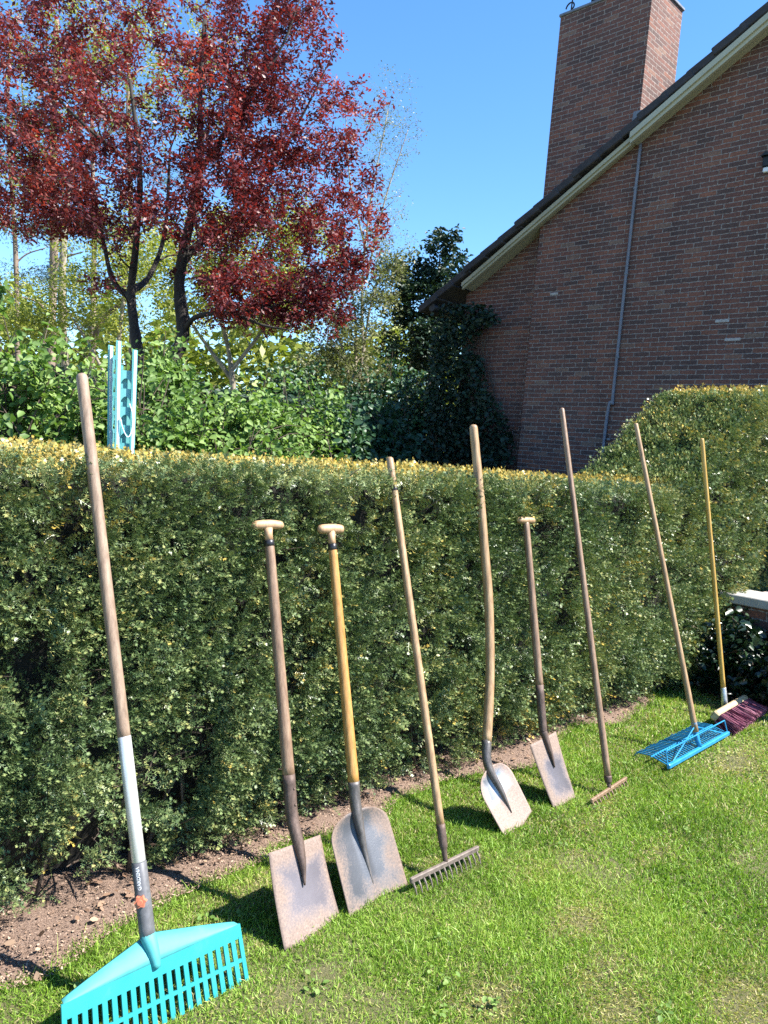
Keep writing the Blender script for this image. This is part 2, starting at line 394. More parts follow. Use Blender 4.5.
def camera():
    a, t, r = math.radians(45), math.radians(4.5), math.radians(4.8)
    Fw = Vector((math.cos(a) * math.cos(t), math.sin(a) * math.cos(t), -math.sin(t)))
    R0 = Vector((math.sin(a), -math.cos(a), 0)); U0 = R0.cross(Fw)
    R = math.cos(r) * R0 + math.sin(r) * U0; U = -math.sin(r) * R0 + math.cos(r) * U0
    cd = bpy.data.cameras.new('camera'); co = bpy.data.objects.new('camera', cd); COL.objects.link(co)
    co.matrix_world = Matrix(((R.x, U.x, -Fw.x, 0), (R.y, U.y, -Fw.y, 0), (R.z, U.z, -Fw.z, 1.5), (0, 0, 0, 1)))
    cd.sensor_fit = 'VERTICAL'; cd.sensor_height = 36; cd.lens = 36 * 769 / 1024
    cd.clip_start = .05; cd.clip_end = 2000
    scene.camera = co
    return np.array(Fw), np.array(R), np.array(U)
CF, CR, CU = camera()
def in_view(p, margin=60):
    """which points could the photo's frame hold (only to skip what lies far outside it)"""
    v = np.asarray(p) - np.array([0, 0, 1.5]); d = v @ CF
    x = 384 + 769 * (v @ CR) / np.maximum(d, .05); y = 512 - 769 * (v @ CU) / np.maximum(d, .05)
    return (d > .1) & (x > -margin) & (x < 768 + margin) & (y > -margin) & (y < 1024 + margin)

scene.view_settings.view_transform = 'Standard'; scene.view_settings.look = 'None'
scene.view_settings.gamma = 1; scene.view_settings.exposure = 1.62
scene.cycles.max_bounces = 7; scene.cycles.diffuse_bounces = 3; scene.cycles.glossy_bounces = 3
scene.cycles.transmission_bounces = 4; scene.cycles.use_denoising = False
scene.cycles.sample_clamp_indirect = 6

# ------------------------------------------------------------------ ground
def ground():
    xs = np.concatenate([[-300, -60, -12], np.arange(-2, 8.01, .12), [14, 60, 300]])
    ys = np.concatenate([[-300, -60, -12], np.arange(-1, 4.01, .12), [8, 20, 60, 300]])
    X, Y = np.meshgrid(xs, ys, indexing='ij')
    P = np.stack([X.ravel(), Y.ravel(), np.zeros(X.size)], 1)
    inner = (np.abs(P[:, 0] - 3) < 5.2) & (np.abs(P[:, 1] - 1.5) < 2.6)
    P[:, 2] = np.where(inner, (vnoise(P, 2.3, 3) - .5) * .018 + (vnoise(P, 7, 4) - .5) * .010 - .004, 0)
    nx, ny = len(xs), len(ys)
    F = [(i * ny + j, (i + 1) * ny + j, (i + 1) * ny + j + 1, i * ny + j + 1) for i in range(nx - 1) for j in range(ny - 1)]
    o = link_mesh('lawn', P, F, M['ground'], smooth=True)
    tag(o, kind='structure')
ground()

def soil_edge(x):
    """front edge of the bare bed under the hedge"""
    x = np.asarray(x, float)
    p = np.stack([x, x * 0, x * 0], -1).reshape(-1, 3)
    return np.interp(x, [0, .72, .9, 1.2, 1.6, 2.3, 2.65, 3.0, 3.3, 3.6, 3.9, 4.3, 4.7, 5.2, 5.8], [2.0, 2.0, 2.0, 2.10, 2.11, 2.14, 2.19, 2.13, 2.05, 2.12, 2.20, 2.13, 2.21, 2.28, 2.33]) + (vnoise(p, 5, 8).reshape(x.shape) - .5) * .10

def soil():
    xs = np.arange(-1.0, 8.9, .05); ts = np.linspace(0, 1, 22)
    e = soil_edge(xs)
    P = np.array([[x, ee + (3.1 - ee) * t, 0] for x, ee in zip(xs, e) for t in ts])
    P[:, 2] = .014 + (vnoise(P, 9, 21) - .5) * .022 + (vnoise(P, 30, 22) - .5) * .012
    m = len(ts)
    P[::m, 2] = -.004
    F = [(i * m + j, (i + 1) * m + j, (i + 1) * m + j + 1, i * m + j + 1) for i in range(len(xs) - 1) for j in range(m - 1)]
    tag(link_mesh('soil_bed', P, F, M['soil'], smooth=True), kind='structure')
    # loose chips
    n = 26000
    x = .5 + 5.4 * rng.random(n) ** 1.4; y = soil_edge(x) + (rng.random(n) ** 1.3) * .42 - .03
    pos = np.stack([x, y, .014 + .01 * rng.random(n)], 1)
    TV = [(-.5, -.3, 0), (.5, -.22, .1), (.45, .3, 0), (-.4, .25, .14)]
    o = scatter('mulch_chips', TV, [(0, 1, 2, 3)], pos, frames(rand_dirs(n) * [1, 1, .35], np.tile([0, 0, 1.], (n, 1)) + .5 * rand_dirs(n)), .003 + .007 * rng.random(n) ** 2.5, rng.random(n), M['mulch'])
    tag(o, 'brown bark mulch and crumbs covering the bare strip under the hedge', 'mulch', kind='stuff')
    n = 420
    x = .7 + 4.6 * rng.random(n); y = soil_edge(x) + rng.normal(size=n) * .06 + .09
    pos = np.stack([x, y + .04, .022 + .012 * rng.random(n)], 1)
    TV = [(0, 0, 0), (.35, .26, .12), (.75, .2, .08), (1, 0, .16), (.75, -.2, .1), (.35, -.26, .1)]
    o = scatter('dry_leaves', TV, [(0, 1, 2, 3), (0, 3, 4, 5)], pos, frames(rand_dirs(n) * [1, 1, .3], np.tile([0, 0, 1.], (n, 1)) + .5 * rand_dirs(n)), .012 + .026 * rng.random(n) ** 2, rng.random(n), M['litter'])
    tag(o, 'dry brown leaves scattered along the edge of the bed', 'leaf litter', kind='stuff')
soil()

def grass():
    # straw thatch and blades; bare patches where the photo shows them
    bare = [(2.28, 1.20, .13, .08, .95), (2.05, 1.02, .14, .06, .7), (1.73, 1.15, .12, .09, .85), (2.0, .90, .14, .09, .95), (2.28, .66, .16, .11, .95), (4.33, 1.45, .35, .11, .9), (2.9, 1.25, .2, .05, .5), (1.42, 1.52, .06, .05, .6), (3.0, 1.55, .2, .06, .5), (3.22, 1.60, .15, .05, .5), (1.27, 1.51, .10, .06, .6), (1.02, 1.55, .1, .08, .4), (2.6, 1.45, .2, .08, .35), (1.5, 1.35, .15, .08, .3)]
    def bare_at(p):
        r = np.zeros(len(p))
        for (bx, by, sx, sy, k) in bare:
            r = np.maximum(r, k * np.exp(-((p[:, 0] - bx) / sx) ** 2 - ((p[:, 1] - by) / sy) ** 2))
        return r
    parts_p, parts_s, parts_t, parts_l = [], [], [], []
    def zone(x0, x1, y0, y1, dens, hscale, wscale, marg=80, out=False):
        n = int((x1 - x0) * (y1 - y0) * dens)
        p = np.stack([x0 + (x1 - x0) * rng.random(n), y0 + (y1 - y0) * rng.random(n), np.zeros(n)], 1)
        p = p[in_view(p, marg)]
        if out: p = p[~in_view(p, 80)]
        edge = soil_edge(p[:, 0])
        over = p[:, 1] - edge
        keep = (over < 0) | (rng.random(len(p)) < np.exp(-np.maximum(over, 0) / .025) * .6)
        p = p[keep]
        b = bare_at(p)
        cl = .6 * vnoise(p, 3.1, 31) + .4 * vnoise(p, 14, 32)
        keep = rng.random(len(p)) > np.clip(.45 * b + .75 * np.clip(.52 - cl, 0, 1), 0, .93)
        p = p[keep]; cl = cl[keep]; b = b[keep]
        n = len(p)
        near = np.exp(-np.abs(p[:, 1] - soil_edge(p[:, 0])) / .09)          # longer tufts along the unmown edge
        h = (.010 + .014 * rng.random(n)) * (.7 + .65 * cl) * (1 + 1.0 * near * rng.random(n)) * hscale * (1 - .4 * b)
        h *= np.where(rng.random(n) < .02, 1.9, 1)
        wd = (.0015 + .0017 * rng.random(n)) * wscale
        t = .12 + .55 * rng.random(n) + .35 * (vnoise(p, 5, 33) - .5) + .3 * (vnoise(p, 1.6, 36) - .5)
        dry = rng.random(n) < .05 + .85 * b + .35 * np.clip(.5 - cl, 0, 1) + .16 * (vnoise(p, 2.4, 35) > .58) + .30 * np.clip(vnoise(p, 11, 37) - .5, 0, 1) * 2 * np.clip(vnoise(p, 1.3, 38) * 1.6 - .35, 0, 1)
        t = np.where(dry, .86 + .14 * rng.random(n), np.clip(t, 0, .8) )
        t = np.where(near > .5, t * .8, t)
        parts_l.append(.26 + .7 * b + .3 * dry); parts_p.append(p); parts_s.append(np.stack([h, wd, h], 1)); parts_t.append(t)
    zone(.5, 2.6, .15, 2.25, 62000, 1.0, .95)
    zone(2.6, 4.0, .5, 2.25, 30000, 1.05, 1.35)
    zone(4.0, 7.5, .8, 2.3, 15000, 1.1, 2.0)
    zone(-.6, 6.5, -.8, 2.25, 9000, 1.05, 2.0, 420, True)
    p = np.concatenate(parts_p); s = np.concatenate(parts_s); t = np.concatenate(parts_t); n = len(p)
    # blade: grows along x, bends over
    TV = np.array([(0, -.5, 0), (0, .5, 0), (.6, -.42, .10), (.6, .42, .10), (1, -.06, .42), (1, .06, .42)], float)
    TF = [(0, 1, 3, 2), (2, 3, 5, 4)]
    d = np.tile([0, 0, 1.], (n, 1)) + rng.normal(size=(n, 3)) * [.55, .55, .1]
    lie = rng.random(n) < np.concatenate(parts_l)
    d[lie, 2] *= .15
    p[:, 2] = -.002
    o = scatter('grass', TV, TF, p, frames(d, rand_dirs(n) * [1, 1, .2] + 1e-3), s, t, M['grass'], tj=[-.12, -.12, 0, 0, .05, .05])
    tag(o, 'short mown green grass with thin and straw coloured patches', 'grass', kind='stuff')
grass()

def weeds():
    Q = []
    for i in range(20):
        x, y = .75 + 3.6 * rng.random() ** 1.3, 0
        y = .33 * x + (1.95 - .33 * x) * rng.random()
        k = rng.integers(5, 16)
        Q.append(np.stack([x + rng.normal(size=k) * .022, y + rng.normal(size=k) * .018, .010 + .014 * rng.random(k)], 1))
    p = np.concatenate(Q); n = len(p)
    TV = np.array([(0, 0, 0), (.3, .34, .08), (.8, .28, .06), (1, 0, -.05), (.8, -.28, .06), (.3, -.34, .08)])
    o = scatter('clover', TV, [(0, 1, 2, 3), (0, 3, 4, 5)], p, frames(rand_dirs(n) * [1, 1, .25], np.tile([0, 0, 1.], (n, 1)) + .35 * rand_dirs(n)), .010 + .012 * rng.random(n), .35 + .5 * rng.random(n), M['shrub'])
    tag(o, 'small broad-leaved clover and weeds scattered through the lawn', 'clover', kind='stuff')
weeds()

# ------------------------------------------------------------------ hedge
def sprig_template(pairs, seed):
    """a yew shoot along x: a stem with two rows of flat needles and a tuft at the tip"""
    r = np.random.default_rng(seed)
    V, F, tj = [], [], []
    def q(a, b, c, d, t):
        i = len(V); V.extend([a, b, c, d]); F.append((i, i + 1, i + 2, i + 3)); tj.extend([t] * 4)
    q((0, -.02, 0), (1, -.008, 0), (1, .008, 0), (0, .02, 0), .10)
    for k in range(pairs):
        x = .10 + .84 * k / max(1, pairs - 1)
        ln = .34 * (1 - .30 * x) * r.uniform(.85, 1.15)
        for s in (-1, 1):
            a = math.radians(r.uniform(45, 68)); dz = r.uniform(-.05, .14)
            dx, dy = math.cos(a) * ln, math.sin(a) * ln * s
            wx, wy = -math.sin(a) * s * .040, math.cos(a) * .040
            t = .16 * (x - .4) + r.uniform(-.20, .20)
            q((x, 0, 0), (x + dx * .5 + wx, dy * .5 + wy, dz * .6), (x + dx, dy, dz), (x + dx * .5 - wx, dy * .5 - wy, dz * .6), t)
    for a in (-.5, -.15, .2, .5):
        q((.94, 0, 0), (1.06, .035 + a * .12, 0), (1.22, a * .25, .03), (1.06, -.035 + a * .12, 0), .16)
    return np.array(V), np.array(F), np.array(tj)

def hedge_top(x):
    """height profile along the hedge: low run, sloping shoulder, tall run"""
    x = np.asarray(x, float)
    return np.interp(x, [-3, 4.80, 5.0, 5.95, 6.2, 12], [1.415, 1.415, 1.51, 2.13, 2.19, 2.22])
def hedge_front(x, z):
    return 2.12 + .11 * np.clip(1 - np.asarray(z) / .42, 0, 1) ** 1.5
HB = 2.92
def hedge():
    root = thing('clipped_hedge', (0.5, 2.6, 0), 'long clipped dark green yew hedge behind the tools, taller at its right end', 'hedge')
    pos, dr, nh, sz, tn, lod = [], [], [], [], [], []
    def face(n, x0, x1, kind, size, K=5):
        """n clumps, each a rosette of K shoots springing from one point of the clipped surface"""
        x = x0 + (x1 - x0) * rng.random(n)
        u = rng.random(n)
        top = hedge_top(x)
        depth = np.minimum(rng.exponential(.022, n), .10)
        deep = rng.random(n) < .16
        depth = np.where(deep & (kind == 'front'), .05 + .06 * rng.random(n), depth)
        if kind == 'front':
            z = .05 + (top - .06) * u
            p = np.stack([x, hedge_front(x, z), z], 1)
            bulge = (vnoise(p, 1.7, 41) - .5) * .04 + (vnoise(p, 5.5, 42) - .5) * .05 + (vnoise(p, 13, 49) - .5) * .055
            p[:, 1] += bulge + depth + .03
            out = np.array([.15, -1., .25]); up = np.array([.25, -.6, .8])
            gap = vnoise(p * [1, .3, .8], 15., 43) * .62 + vnoise(p * [1, .3, .55], 4.5, 44) * .38
            keep = ~((gap < .405) & (rng.random(n) < .94) & ~deep)
            keep &= ~((z < .24) & (rng.random(n) > (.45 + 2.6 * (z - .05))))
            rag = (z > top - .03)
        else:
            y = hedge_front(x, 1.) + (HB - hedge_front(x, 1.)) * u
            z = top - depth * .6 - .025 - .03 * np.clip(1 - u / .12, 0, 1)
            p = np.stack([x, y, z], 1)
            p[:, 2] += (vnoise(p, 6, 45) - .5) * .03
            out = np.array([0, -.05, 1.]); up = np.array([.1, -.5, .5])
            sl = sl_mask(x)
            keep = rng.random(n) < np.where((vnoise(p, 6, 46) < .3) & sl, .3, 1)
            rag = np.ones(n, bool)
        t = .36 + .22 * (vnoise(p, 3.2, 47) - .5) + .16 * (rng.random(n) - .5) 
        young = rng.random(n) < np.where(x > 5.2, .25, .07)
        t = np.where(young, t + .26, t)
        br = (vnoise(p, 2.2, 48) > .74) & (rng.random(n) < .10)
        t = np.where(br, .82, t)
        k = keep & in_view(p, 330)
        p, t, rag, x = [np.repeat(a[k], K, 0) for a in (p, t, rag, x)]
        m = len(p)
        d = out + rng.normal(size=(m, 3)) * .62 + np.array([0, 0, .10])
        if kind == 'top':
            d[sl_mask(x)] += np.array([-.8, 0, -.1])
        nrmh = up + rng.normal(size=(m, 3)) * .45
        p = p + rng.normal(size=(m, 3)) * .010
        t = t + .34 * (rng.random(m) - .5)
        if kind == 'top':
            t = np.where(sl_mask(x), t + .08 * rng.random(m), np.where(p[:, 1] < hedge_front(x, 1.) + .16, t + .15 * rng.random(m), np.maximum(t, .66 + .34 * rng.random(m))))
        else:
            t = np.where(rag, t + .15 * rng.random(m), t)
        s = size * (.7 + .6 * rng.random(m))
        return p, d, nrmh, s, t
    def sl_mask(x): return (x > 4.85) & (x < 6.05)
    seed = 1
    groups = [('front', -.75, .45, 2600, .055, 3), ('top', -.75, .45, 700, .05, 3), ('front', .45, 2.2, 8600, .036, 4), ('front', 2.2, 3.4, 4700, .040, 4), ('front', 3.4, 5.0, 4900, .047, 3), ('front', 5.0, 8.8, 8600, .064, 3),
              ('top', .45, 2.4, 2200, .034, 4), ('top', 2.4, 5.0, 2500, .042, 3), ('top', 4.8, 6.1, 2000, .058, 3), ('top', 6.1, 8.8, 900, .07, 3)]
    Vs, Fs, Ts, off = [], [], [], 0
    for (kind, x0, x1, n, size, pairs) in groups:
        p, d, nh_, s, t = face(n, x0, x1, kind, size)
        R = frames(d, nh_)
        var = rng.integers(0, 3, len(p))
        for v in range(3):
            TV, TF, tj = sprig_template(pairs, 100 + seed * 7 + v)
            q = var == v
            P = np.einsum('nij,nkj->nki', R[q], TV[None] * s[q][:, None, None]) + p[q][:, None, :]
            F = TF[None] + (np.arange(q.sum()) * len(TV))[:, None, None] + off
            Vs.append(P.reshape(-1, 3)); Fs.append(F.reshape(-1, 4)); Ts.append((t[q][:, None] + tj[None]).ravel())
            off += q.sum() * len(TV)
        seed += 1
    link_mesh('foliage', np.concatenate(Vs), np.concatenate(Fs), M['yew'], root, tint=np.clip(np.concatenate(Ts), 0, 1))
    # solid inner core, coloured near black for the shade between shoots
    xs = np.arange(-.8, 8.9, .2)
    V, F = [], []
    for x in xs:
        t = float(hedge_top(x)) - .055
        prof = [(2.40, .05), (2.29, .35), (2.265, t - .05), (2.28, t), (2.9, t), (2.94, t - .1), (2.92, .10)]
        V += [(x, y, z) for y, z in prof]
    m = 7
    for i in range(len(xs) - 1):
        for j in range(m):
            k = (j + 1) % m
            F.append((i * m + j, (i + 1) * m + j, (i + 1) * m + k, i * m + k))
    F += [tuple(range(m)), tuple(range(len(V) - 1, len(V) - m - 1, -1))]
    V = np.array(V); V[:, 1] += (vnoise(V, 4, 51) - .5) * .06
    link_mesh('interior', V, F, M['core_shade'], root)
    mb = MB()
    for i in range(150):
        x = .5 + 6.0 * rng.random() ** 1.2; y = 2.30 + .3 * rng.random()
        a = np.array([x, y, 0.0]); b = a + np.array([rng.normal() * .10, -.10 * rng.random(), .35 + .25 * rng.random()])
        c = (a + b) / 2 + rng.normal(size=3) * .02
        mb.tube(smooth_path([a, c, b], 6), np.linspace(.012 * rng.uniform(.4, 1.2), .003, 7), 5)
    for i in range(500):
        x = .5 + 6.0 * rng.random() ** 1.2; z = .1 + 1.25 * rng.random()
        a = np.array([x, 2.30, z]); b = a + np.array([rng.normal() * .07, -.13 - .05 * rng.random(), .03 + .10 * rng.random()])
        mb.tube([a, (a + b) / 2 + rng.normal(size=3) * .008, b], [.004, .003, .0015], 4, cap=False)
    mb.build('stems', M['twig'], root, True)
hedge()

# ------------------------------------------------------------------ tools
TG = 'garden tools leaning against the hedge'
UP = np.array([0, 0, 1.])
def v3(*a): return np.array(a, float)

def blade(name, B, ex, ez, half_w, length, dish, mat, parent, nu=18, nv=24, top_curve=None, bot_curve=None, th=.0025):
    """thin shaped steel sheet: half_w(v) outline, dish(u, v) depth; front faces -ey"""
    ey = np.cross(ez, ex)
    us = np.linspace(-1, 1, nu); vs = np.linspace(0, 1, nv)
    P, bu, bv = [], [], []
    for v in vs:
        for u in us:
            z = v * length
            if top_curve is not None: z += top_curve(u) * v ** 3
            if bot_curve is not None: z += bot_curve(u) * (1 - v) ** 3
            P.append(B + ex * (u * half_w(v)) + ez * z + ey * dish(u, v)); bu.append(u); bv.append(v)
    P = np.array(P); n = len(P)
    G = P.reshape(nv, nu, 3)
    du = np.gradient(G, axis=1); dv = np.gradient(G, axis=0)
    nn = nrm(np.cross(du, dv)).reshape(-1, 3)
    nn *= np.sign(np.sum(nn * ey, 1, keepdims=True) + 1e-9)
    V = np.concatenate([P, P + nn * th])
    F = []
    for j in range(nv - 1):
        for i in range(nu - 1):
            a = j * nu + i
            F.append((a, a + 1, a + nu + 1, a + nu)); F.append((n + a, n + a + nu, n + a + nu + 1, n + a + 1))
    rim = [i for i in range(nu)] + [j * nu + nu - 1 for j in range(1, nv)] + [(nv - 1) * nu + i for i in range(nu - 2, -1, -1)] + [j * nu for j in range(nv - 2, 0, -1)]
    for a, b in zip(rim, rim[1:] + rim[:1]):
        F.append((a, a + n, b + n, b))
    o = link_mesh(name, V, F, mat, parent, smooth=False)
    o.data.polygons.foreach_set('use_smooth', np.array([i < 2 * (nu - 1) * (nv - 1) for i in range(len(F))]))
    for nm, arr in (('bu', bu), ('bv', bv)):
        at = o.data.attributes.new(nm, 'FLOAT', 'POINT'); at.data.foreach_set('value', np.array(list(arr) * 2, np.float32))
    return o

def tool_frame(B, S, L, R):
    ez = nrm(S - B); ex = nrm(R - L); ex = nrm(ex - ez * (ex @ ez)); return ex, np.cross(ez, ex), ez

def shaft(name, path, r0, r1, mat, parent, n=28, sides=14, knob=0.0, wob=.0):
    P = smooth_path(path, n); m = len(P)
    r = np.linspace(r0, r1, m)
    if wob: r = r * (1 + wob * np.sin(np.linspace(0, 17, m)) + wob * rng.normal(size=m) * .5)
    # rounded end
    t = nrm(P[-1] - P[-2]); e = r[-1]
    P = np.concatenate([P, [P[-1] + t * e * .45, P[-1] + t * e * .75, P[-1] + t * e * .85]]); r = np.concatenate([r, [e * .9, e * .6, e * .15]])
    mb = MB(); mb.tube(P, r, sides); return mb.build(name, mat, parent, True)

def t_handle(T, ax, half, r, dirs, mat, parent, droop=.0):
    """wooden cross grip, thicker at the middle, with a short neck"""
    mb = MB()
    s = np.linspace(-1, 1, 17)
    pts = np.array([T + ax * (half * a) - dirs * (droop * a * a) for a in s])
    rr = r * (1.0 - .12 * np.abs(s)) * np.clip(np.sqrt(np.maximum(1.03 - np.abs(s) ** 8, 0.02)), .15, 1)
    mb.tube(pts, rr, 12)
    return mb.build('handle', mat, parent, True)

# 1 turquoise moss rake -------------------------------------------------
def moss_rake():
    B = v3(.995, 1.632, -.004); T = v3(.9283, 2.18, 1.6349); Nk = v3(.9728, 1.7065, .1815)
    root = thing('leaf_rake', B, 'wide turquoise plastic rake with a silver and grey lower pole, nearest at left', 'rake', TG)
    ez = nrm(v3(-.012, .315, .95)); ex = nrm(v3(.52, -.012, -.030)); ex = nrm(ex - ez * (ex @ ez)); ey = np.cross(ez, ex)
    def L(x, z, y=0): return B + ex * x + ez * z + ey * y
    W, zt, th = .252, .152, .006
    mb = MB()
    # side outline narrows a touch towards the top; slotted lower field
    npitch = 20
    xs = np.linspace(-W, W, npitch + 1)
    def bar(x0, x1, z0, z1, t=th, y=0.0):
        k0, k1 = 1 - .03 * z0 / zt, 1 - .03 * z1 / zt
        P = []
        for yy in (y - t / 2, y + t / 2):
            P += [L(x0 * k0, z0, yy), L(x1 * k0, z0, yy), L(x1 * k1, z1, yy), L(x0 * k1, z1, yy)]
        mb.add(P, [(0, 1, 2, 3), (7, 6, 5, 4), (0, 4, 5, 1), (1, 5, 6, 2), (2, 6, 7, 3), (3, 7, 4, 0)])
    for i, x in enumerate(xs):
        wv = .0068 if 0 < i < npitch else .006
        bar(x - wv, x + wv, .0 if i % 1 == 0 else .01, .1205)
    for i in range(npitch):
        bar(xs[i] + .0068, xs[i + 1] - .0068, .054, .064, th * .98)       # cross web
        bar(xs[i] + .0068, xs[i + 1] - .0068, .1165, .1203, th * .96)
    bar(-W - .006, W + .006, .1205, zt + .001, th)
    head = mb.build('rake_head', M['turq'], root)
    # upper folded flank rising to the neck
    mb2 = MB()
    Wt = W * .975
    s = np.linspace(-1, 1, 33)
    F, P = [], []
    for a in s:
        peak = .058 * (1 - abs(a)) ** .92 + .006
        for k in range(5):
            q = k / 4
            P.append(L(a * Wt * (1 - .015 * q), zt + peak * q * .97, -.003 + .034 * q * q * (1 - .6 * abs(a)) + .004 * q))
    n = len(P)
    P += [p + ey * .005 for p in P]
    for i in range(32):
        for k in range(4):
            a = i * 5 + k
            F.append((a, a + 5, a + 6, a + 1)); F.append((n + a, n + a + 1, n + a + 6, n + a + 5))
    for i in range(32):
        a = i * 5 + 4; F.append((a, a + 5, n + a + 5, n + a)); a = i * 5; F.append((a, n + a, n + a + 5, a + 5))
    F.append((0, 1, n + 1, n)); 
    for k in range(4):
        F.append((k, k + 1, n + k + 1, n + k)); a = 32 * 5 + k; F.append((a, n + a, n + a + 1, a + 1))
    mb2.add(P, F[:-9] + F[-8:])
    # conical boss where the socket enters
    c0 = L(-.008, zt - .012, -.006); c1 = L(-.010, zt + .062, .024)
    mb2.tube(smooth_path([c0, (c0 + c1) / 2 - ey * .006, c1], 8), np.linspace(.010, .0215, 9), 14)
    mb2.build('flank', M['turq_lit'], root, True)
    d = nrm(T - c1); ln = np.linalg.norm(T - c1)
    def A(t): return c1 + d * t
    mb = MB(); mb.tube([A(-.012), A(.02), A(.185), A(.187)], [.0205, .0205, .0195, .018], 18); sk = mb.build('socket', M['gplastic'], root, True)
    # star knob
    side = nrm(-CF * .9 + v3(.1, 0, 0)); side = nrm(side - d * (side @ d))
    kc = A(.095) + side * .021; wd = np.cross(d, side)
    mb = MB()
    rr = [.0165 if i % 2 == 0 else .0115 for i in range(12)]
    ring = [(rr[i] * math.cos(i * math.pi / 6), rr[i] * math.sin(i * math.pi / 6)) for i in range(12)]
    mb.prism(ring, 0, .012, lambda u, v, w_: kc + wd * u + d * v + side * w_)
    mb.tube([kc - side * .008, kc + side * .016], [.0075, .007], 10)
    mb.build('knob', M['orange'], root)
    # white vertical print on the socket
    cu = bpy.data.curves.new('lettering', 'FONT'); cu.body = 'GARDENA'; cu.size = .0125; cu.align_x = 'CENTER'; cu.align_y = 'CENTER'; cu.offset = .0003
    tmp = bpy.data.objects.new('lettering_tmp', cu); COL.objects.link(tmp)
    bpy.context.view_layer.update()
    me = bpy.data.meshes.new_from_object(tmp.evaluated_get(bpy.context.evaluated_depsgraph_get()))
    bpy.data.objects.remove(tmp)
    V = np.empty(len(me.vertices) * 3, np.float32); me.vertices.foreach_get('co', V); V = V.reshape(-1, 3)
    Fm = [tuple(p.vertices) for p in me.polygons]; bpy.data.meshes.remove(me)
    rad = .0203
    ang = V[:, 1] / rad
    W3 = np.array([A(.150) + d * v[0] + side * (rad * math.cos(a)) - wd * (rad * math.sin(a)) for v, a in zip(V, ang)])
    link_mesh('lettering', W3, Fm, M['white'], sk)
    mb = MB(); mb.tube([A(.187), A(.19), A(.512), A(.514)], [.0165, .0178, .0178, .0165], 20); mb.build('sleeve', M['alu'], root, True)
    shaft('shaft', [A(.505), A(.8), A(1.15), T], .0168, .0160, M['ash_grey'], root)
moss_rake()

# 2 flat spade ------------------------------------------------------------
def spade_two():
    B = v3(1.5315, 1.672, -.004); S = v3(1.5411, 1.8380, .2891); T = v3(1.5540, 2.10, 1.2097)
    L, R = v3(1.4111, 1.6823, 0), v3(1.6679, 1.7258, 0)
    root = thing('spade', B, 'flat square spade with a brown wooden shaft and cross grip, leftmost of the spades', 'spade', TG)
    ex, ey, ez = tool_frame(B, S, L, R)
    blade('blade', B, ex, ez, lambda v: .130 - .013 * v, .272, lambda u, v: .010 * u * u * .6 + .006 * math.sin(v * 3) , M['blade_a'], root,
          bot_curve=lambda u: .004 * math.sin(u * 5) - .003)
    A = B + ez * .272
    d = nrm(T - S)
    # socket with strap running down the blade
    tip = B + ez * .147 + ex * -.006 - ey * .002; 
    mb = MB(); mb.tube(smooth_path([tip, B + ez * .21 - ey * .007, B + ez * .275 - ey * .006 + ex * .0, S + d * .02, S + d * .15], 20), np.concatenate([np.linspace(.003, .019, 11), np.linspace(.0195, .0215, 10)]), 14)
    for q in (.05, .10):
        c = S + d * q - ey * .0205; mb.tube([c, c - ey * .003], [.0045, .003], 8)
    mb.build('socket', M['socket'], root, True)
    shaft('shaft', [S + d * .14, S + d * .45, S + d * .7, S + d * .893], .0205, .0165, M['ash_brown'], root)
    mb = MB(); mb.tube([S + d * .895, S + d * .896, S + d * .915, S + d * .916], [.0165, .0178, .0175, .016], 14); mb.build('ferrule', M['band'], root, True)
    mb = MB(); mb.tube([S + d * .914, S + d * .935, T], [.0145, .0135, .016], 12); mb.build('neck', M['pale'], root, True)
    t_handle(T + d * .012, nrm(v3(.98, -.19, .02)), .060, .0165, d, M['pale'], root, .004)
spade_two()

# 3 rounded shovel ---------------------------------------------------------
def shovel_three():
    B = v3(1.8156, 1.676, -.004); S = v3(1.8096, 1.8240, .2606); T = v3(1.8364, 2.10, 1.1956)
    L, R = v3(1.6745, 1.6939, 0), v3(1.9748, 1.7161, 0)
    root = thing('shovel', B, 'broad round-shouldered shovel with an orange varnished shaft and pale cross grip', 'shovel', TG)
    ex, ey, ez = tool_frame(B, S, L, R)
    def hw(v):
        base = .146 - .004 * v
        return base if v < .72 else base * math.sqrt(max(0.0, 1 - ((v - .72) / .285) ** 2.6)) * .93 + base * .07 if v < .999 else base * .36
    blade('blade', B, ex, ez, hw, .300, lambda u, v: .030 * (1 - u * u) * (.35 + .65 * v) * (1 - .9 * max(0, (v - .75) / .25) ** 2) - .012 * math.exp(-(u / .10) ** 2) * (v > .1) * min(1, v * 1.4), M['blade_b'], root, 30, 30,
          bot_curve=lambda u: .006 * u * u + .003 * math.sin(u * 7))
    d = nrm(T - S)
    mb = MB(); mb.tube(smooth_path([B + ez * .06 + ey * .014, B + ez * .16 + ey * .012, B + ez * .24 + ey * .004, S + d * .02, S + d * .095], 24), np.concatenate([np.linspace(.003, .011, 9), np.linspace(.012, .0195, 8), np.linspace(.020, .0210, 8)]), 14)
    mb.build('socket', M['socket_grey'], root, True)
    shaft('shaft', [S + d * .088, S + d * .4, S + d * .7, S + d * .905], .0200, .0160, M['varnish'], root)
    mb = MB(); mb.tube([S + d * .905, S + d * .906, S + d * .927, S + d * .928], [.0160, .0172, .0170, .0155], 14); mb.build('ferrule', M['band'], root, True)
    mb = MB(); mb.tube([S + d * .926, S + d * .945, T], [.0145, .0135, .016], 12); mb.build('neck', M['pale'], root, True)
    t_handle(T + d * .008, nrm(v3(.985, -.16, .01)), .056, .0185, d, M['pale'], root, .002)
shovel_three()

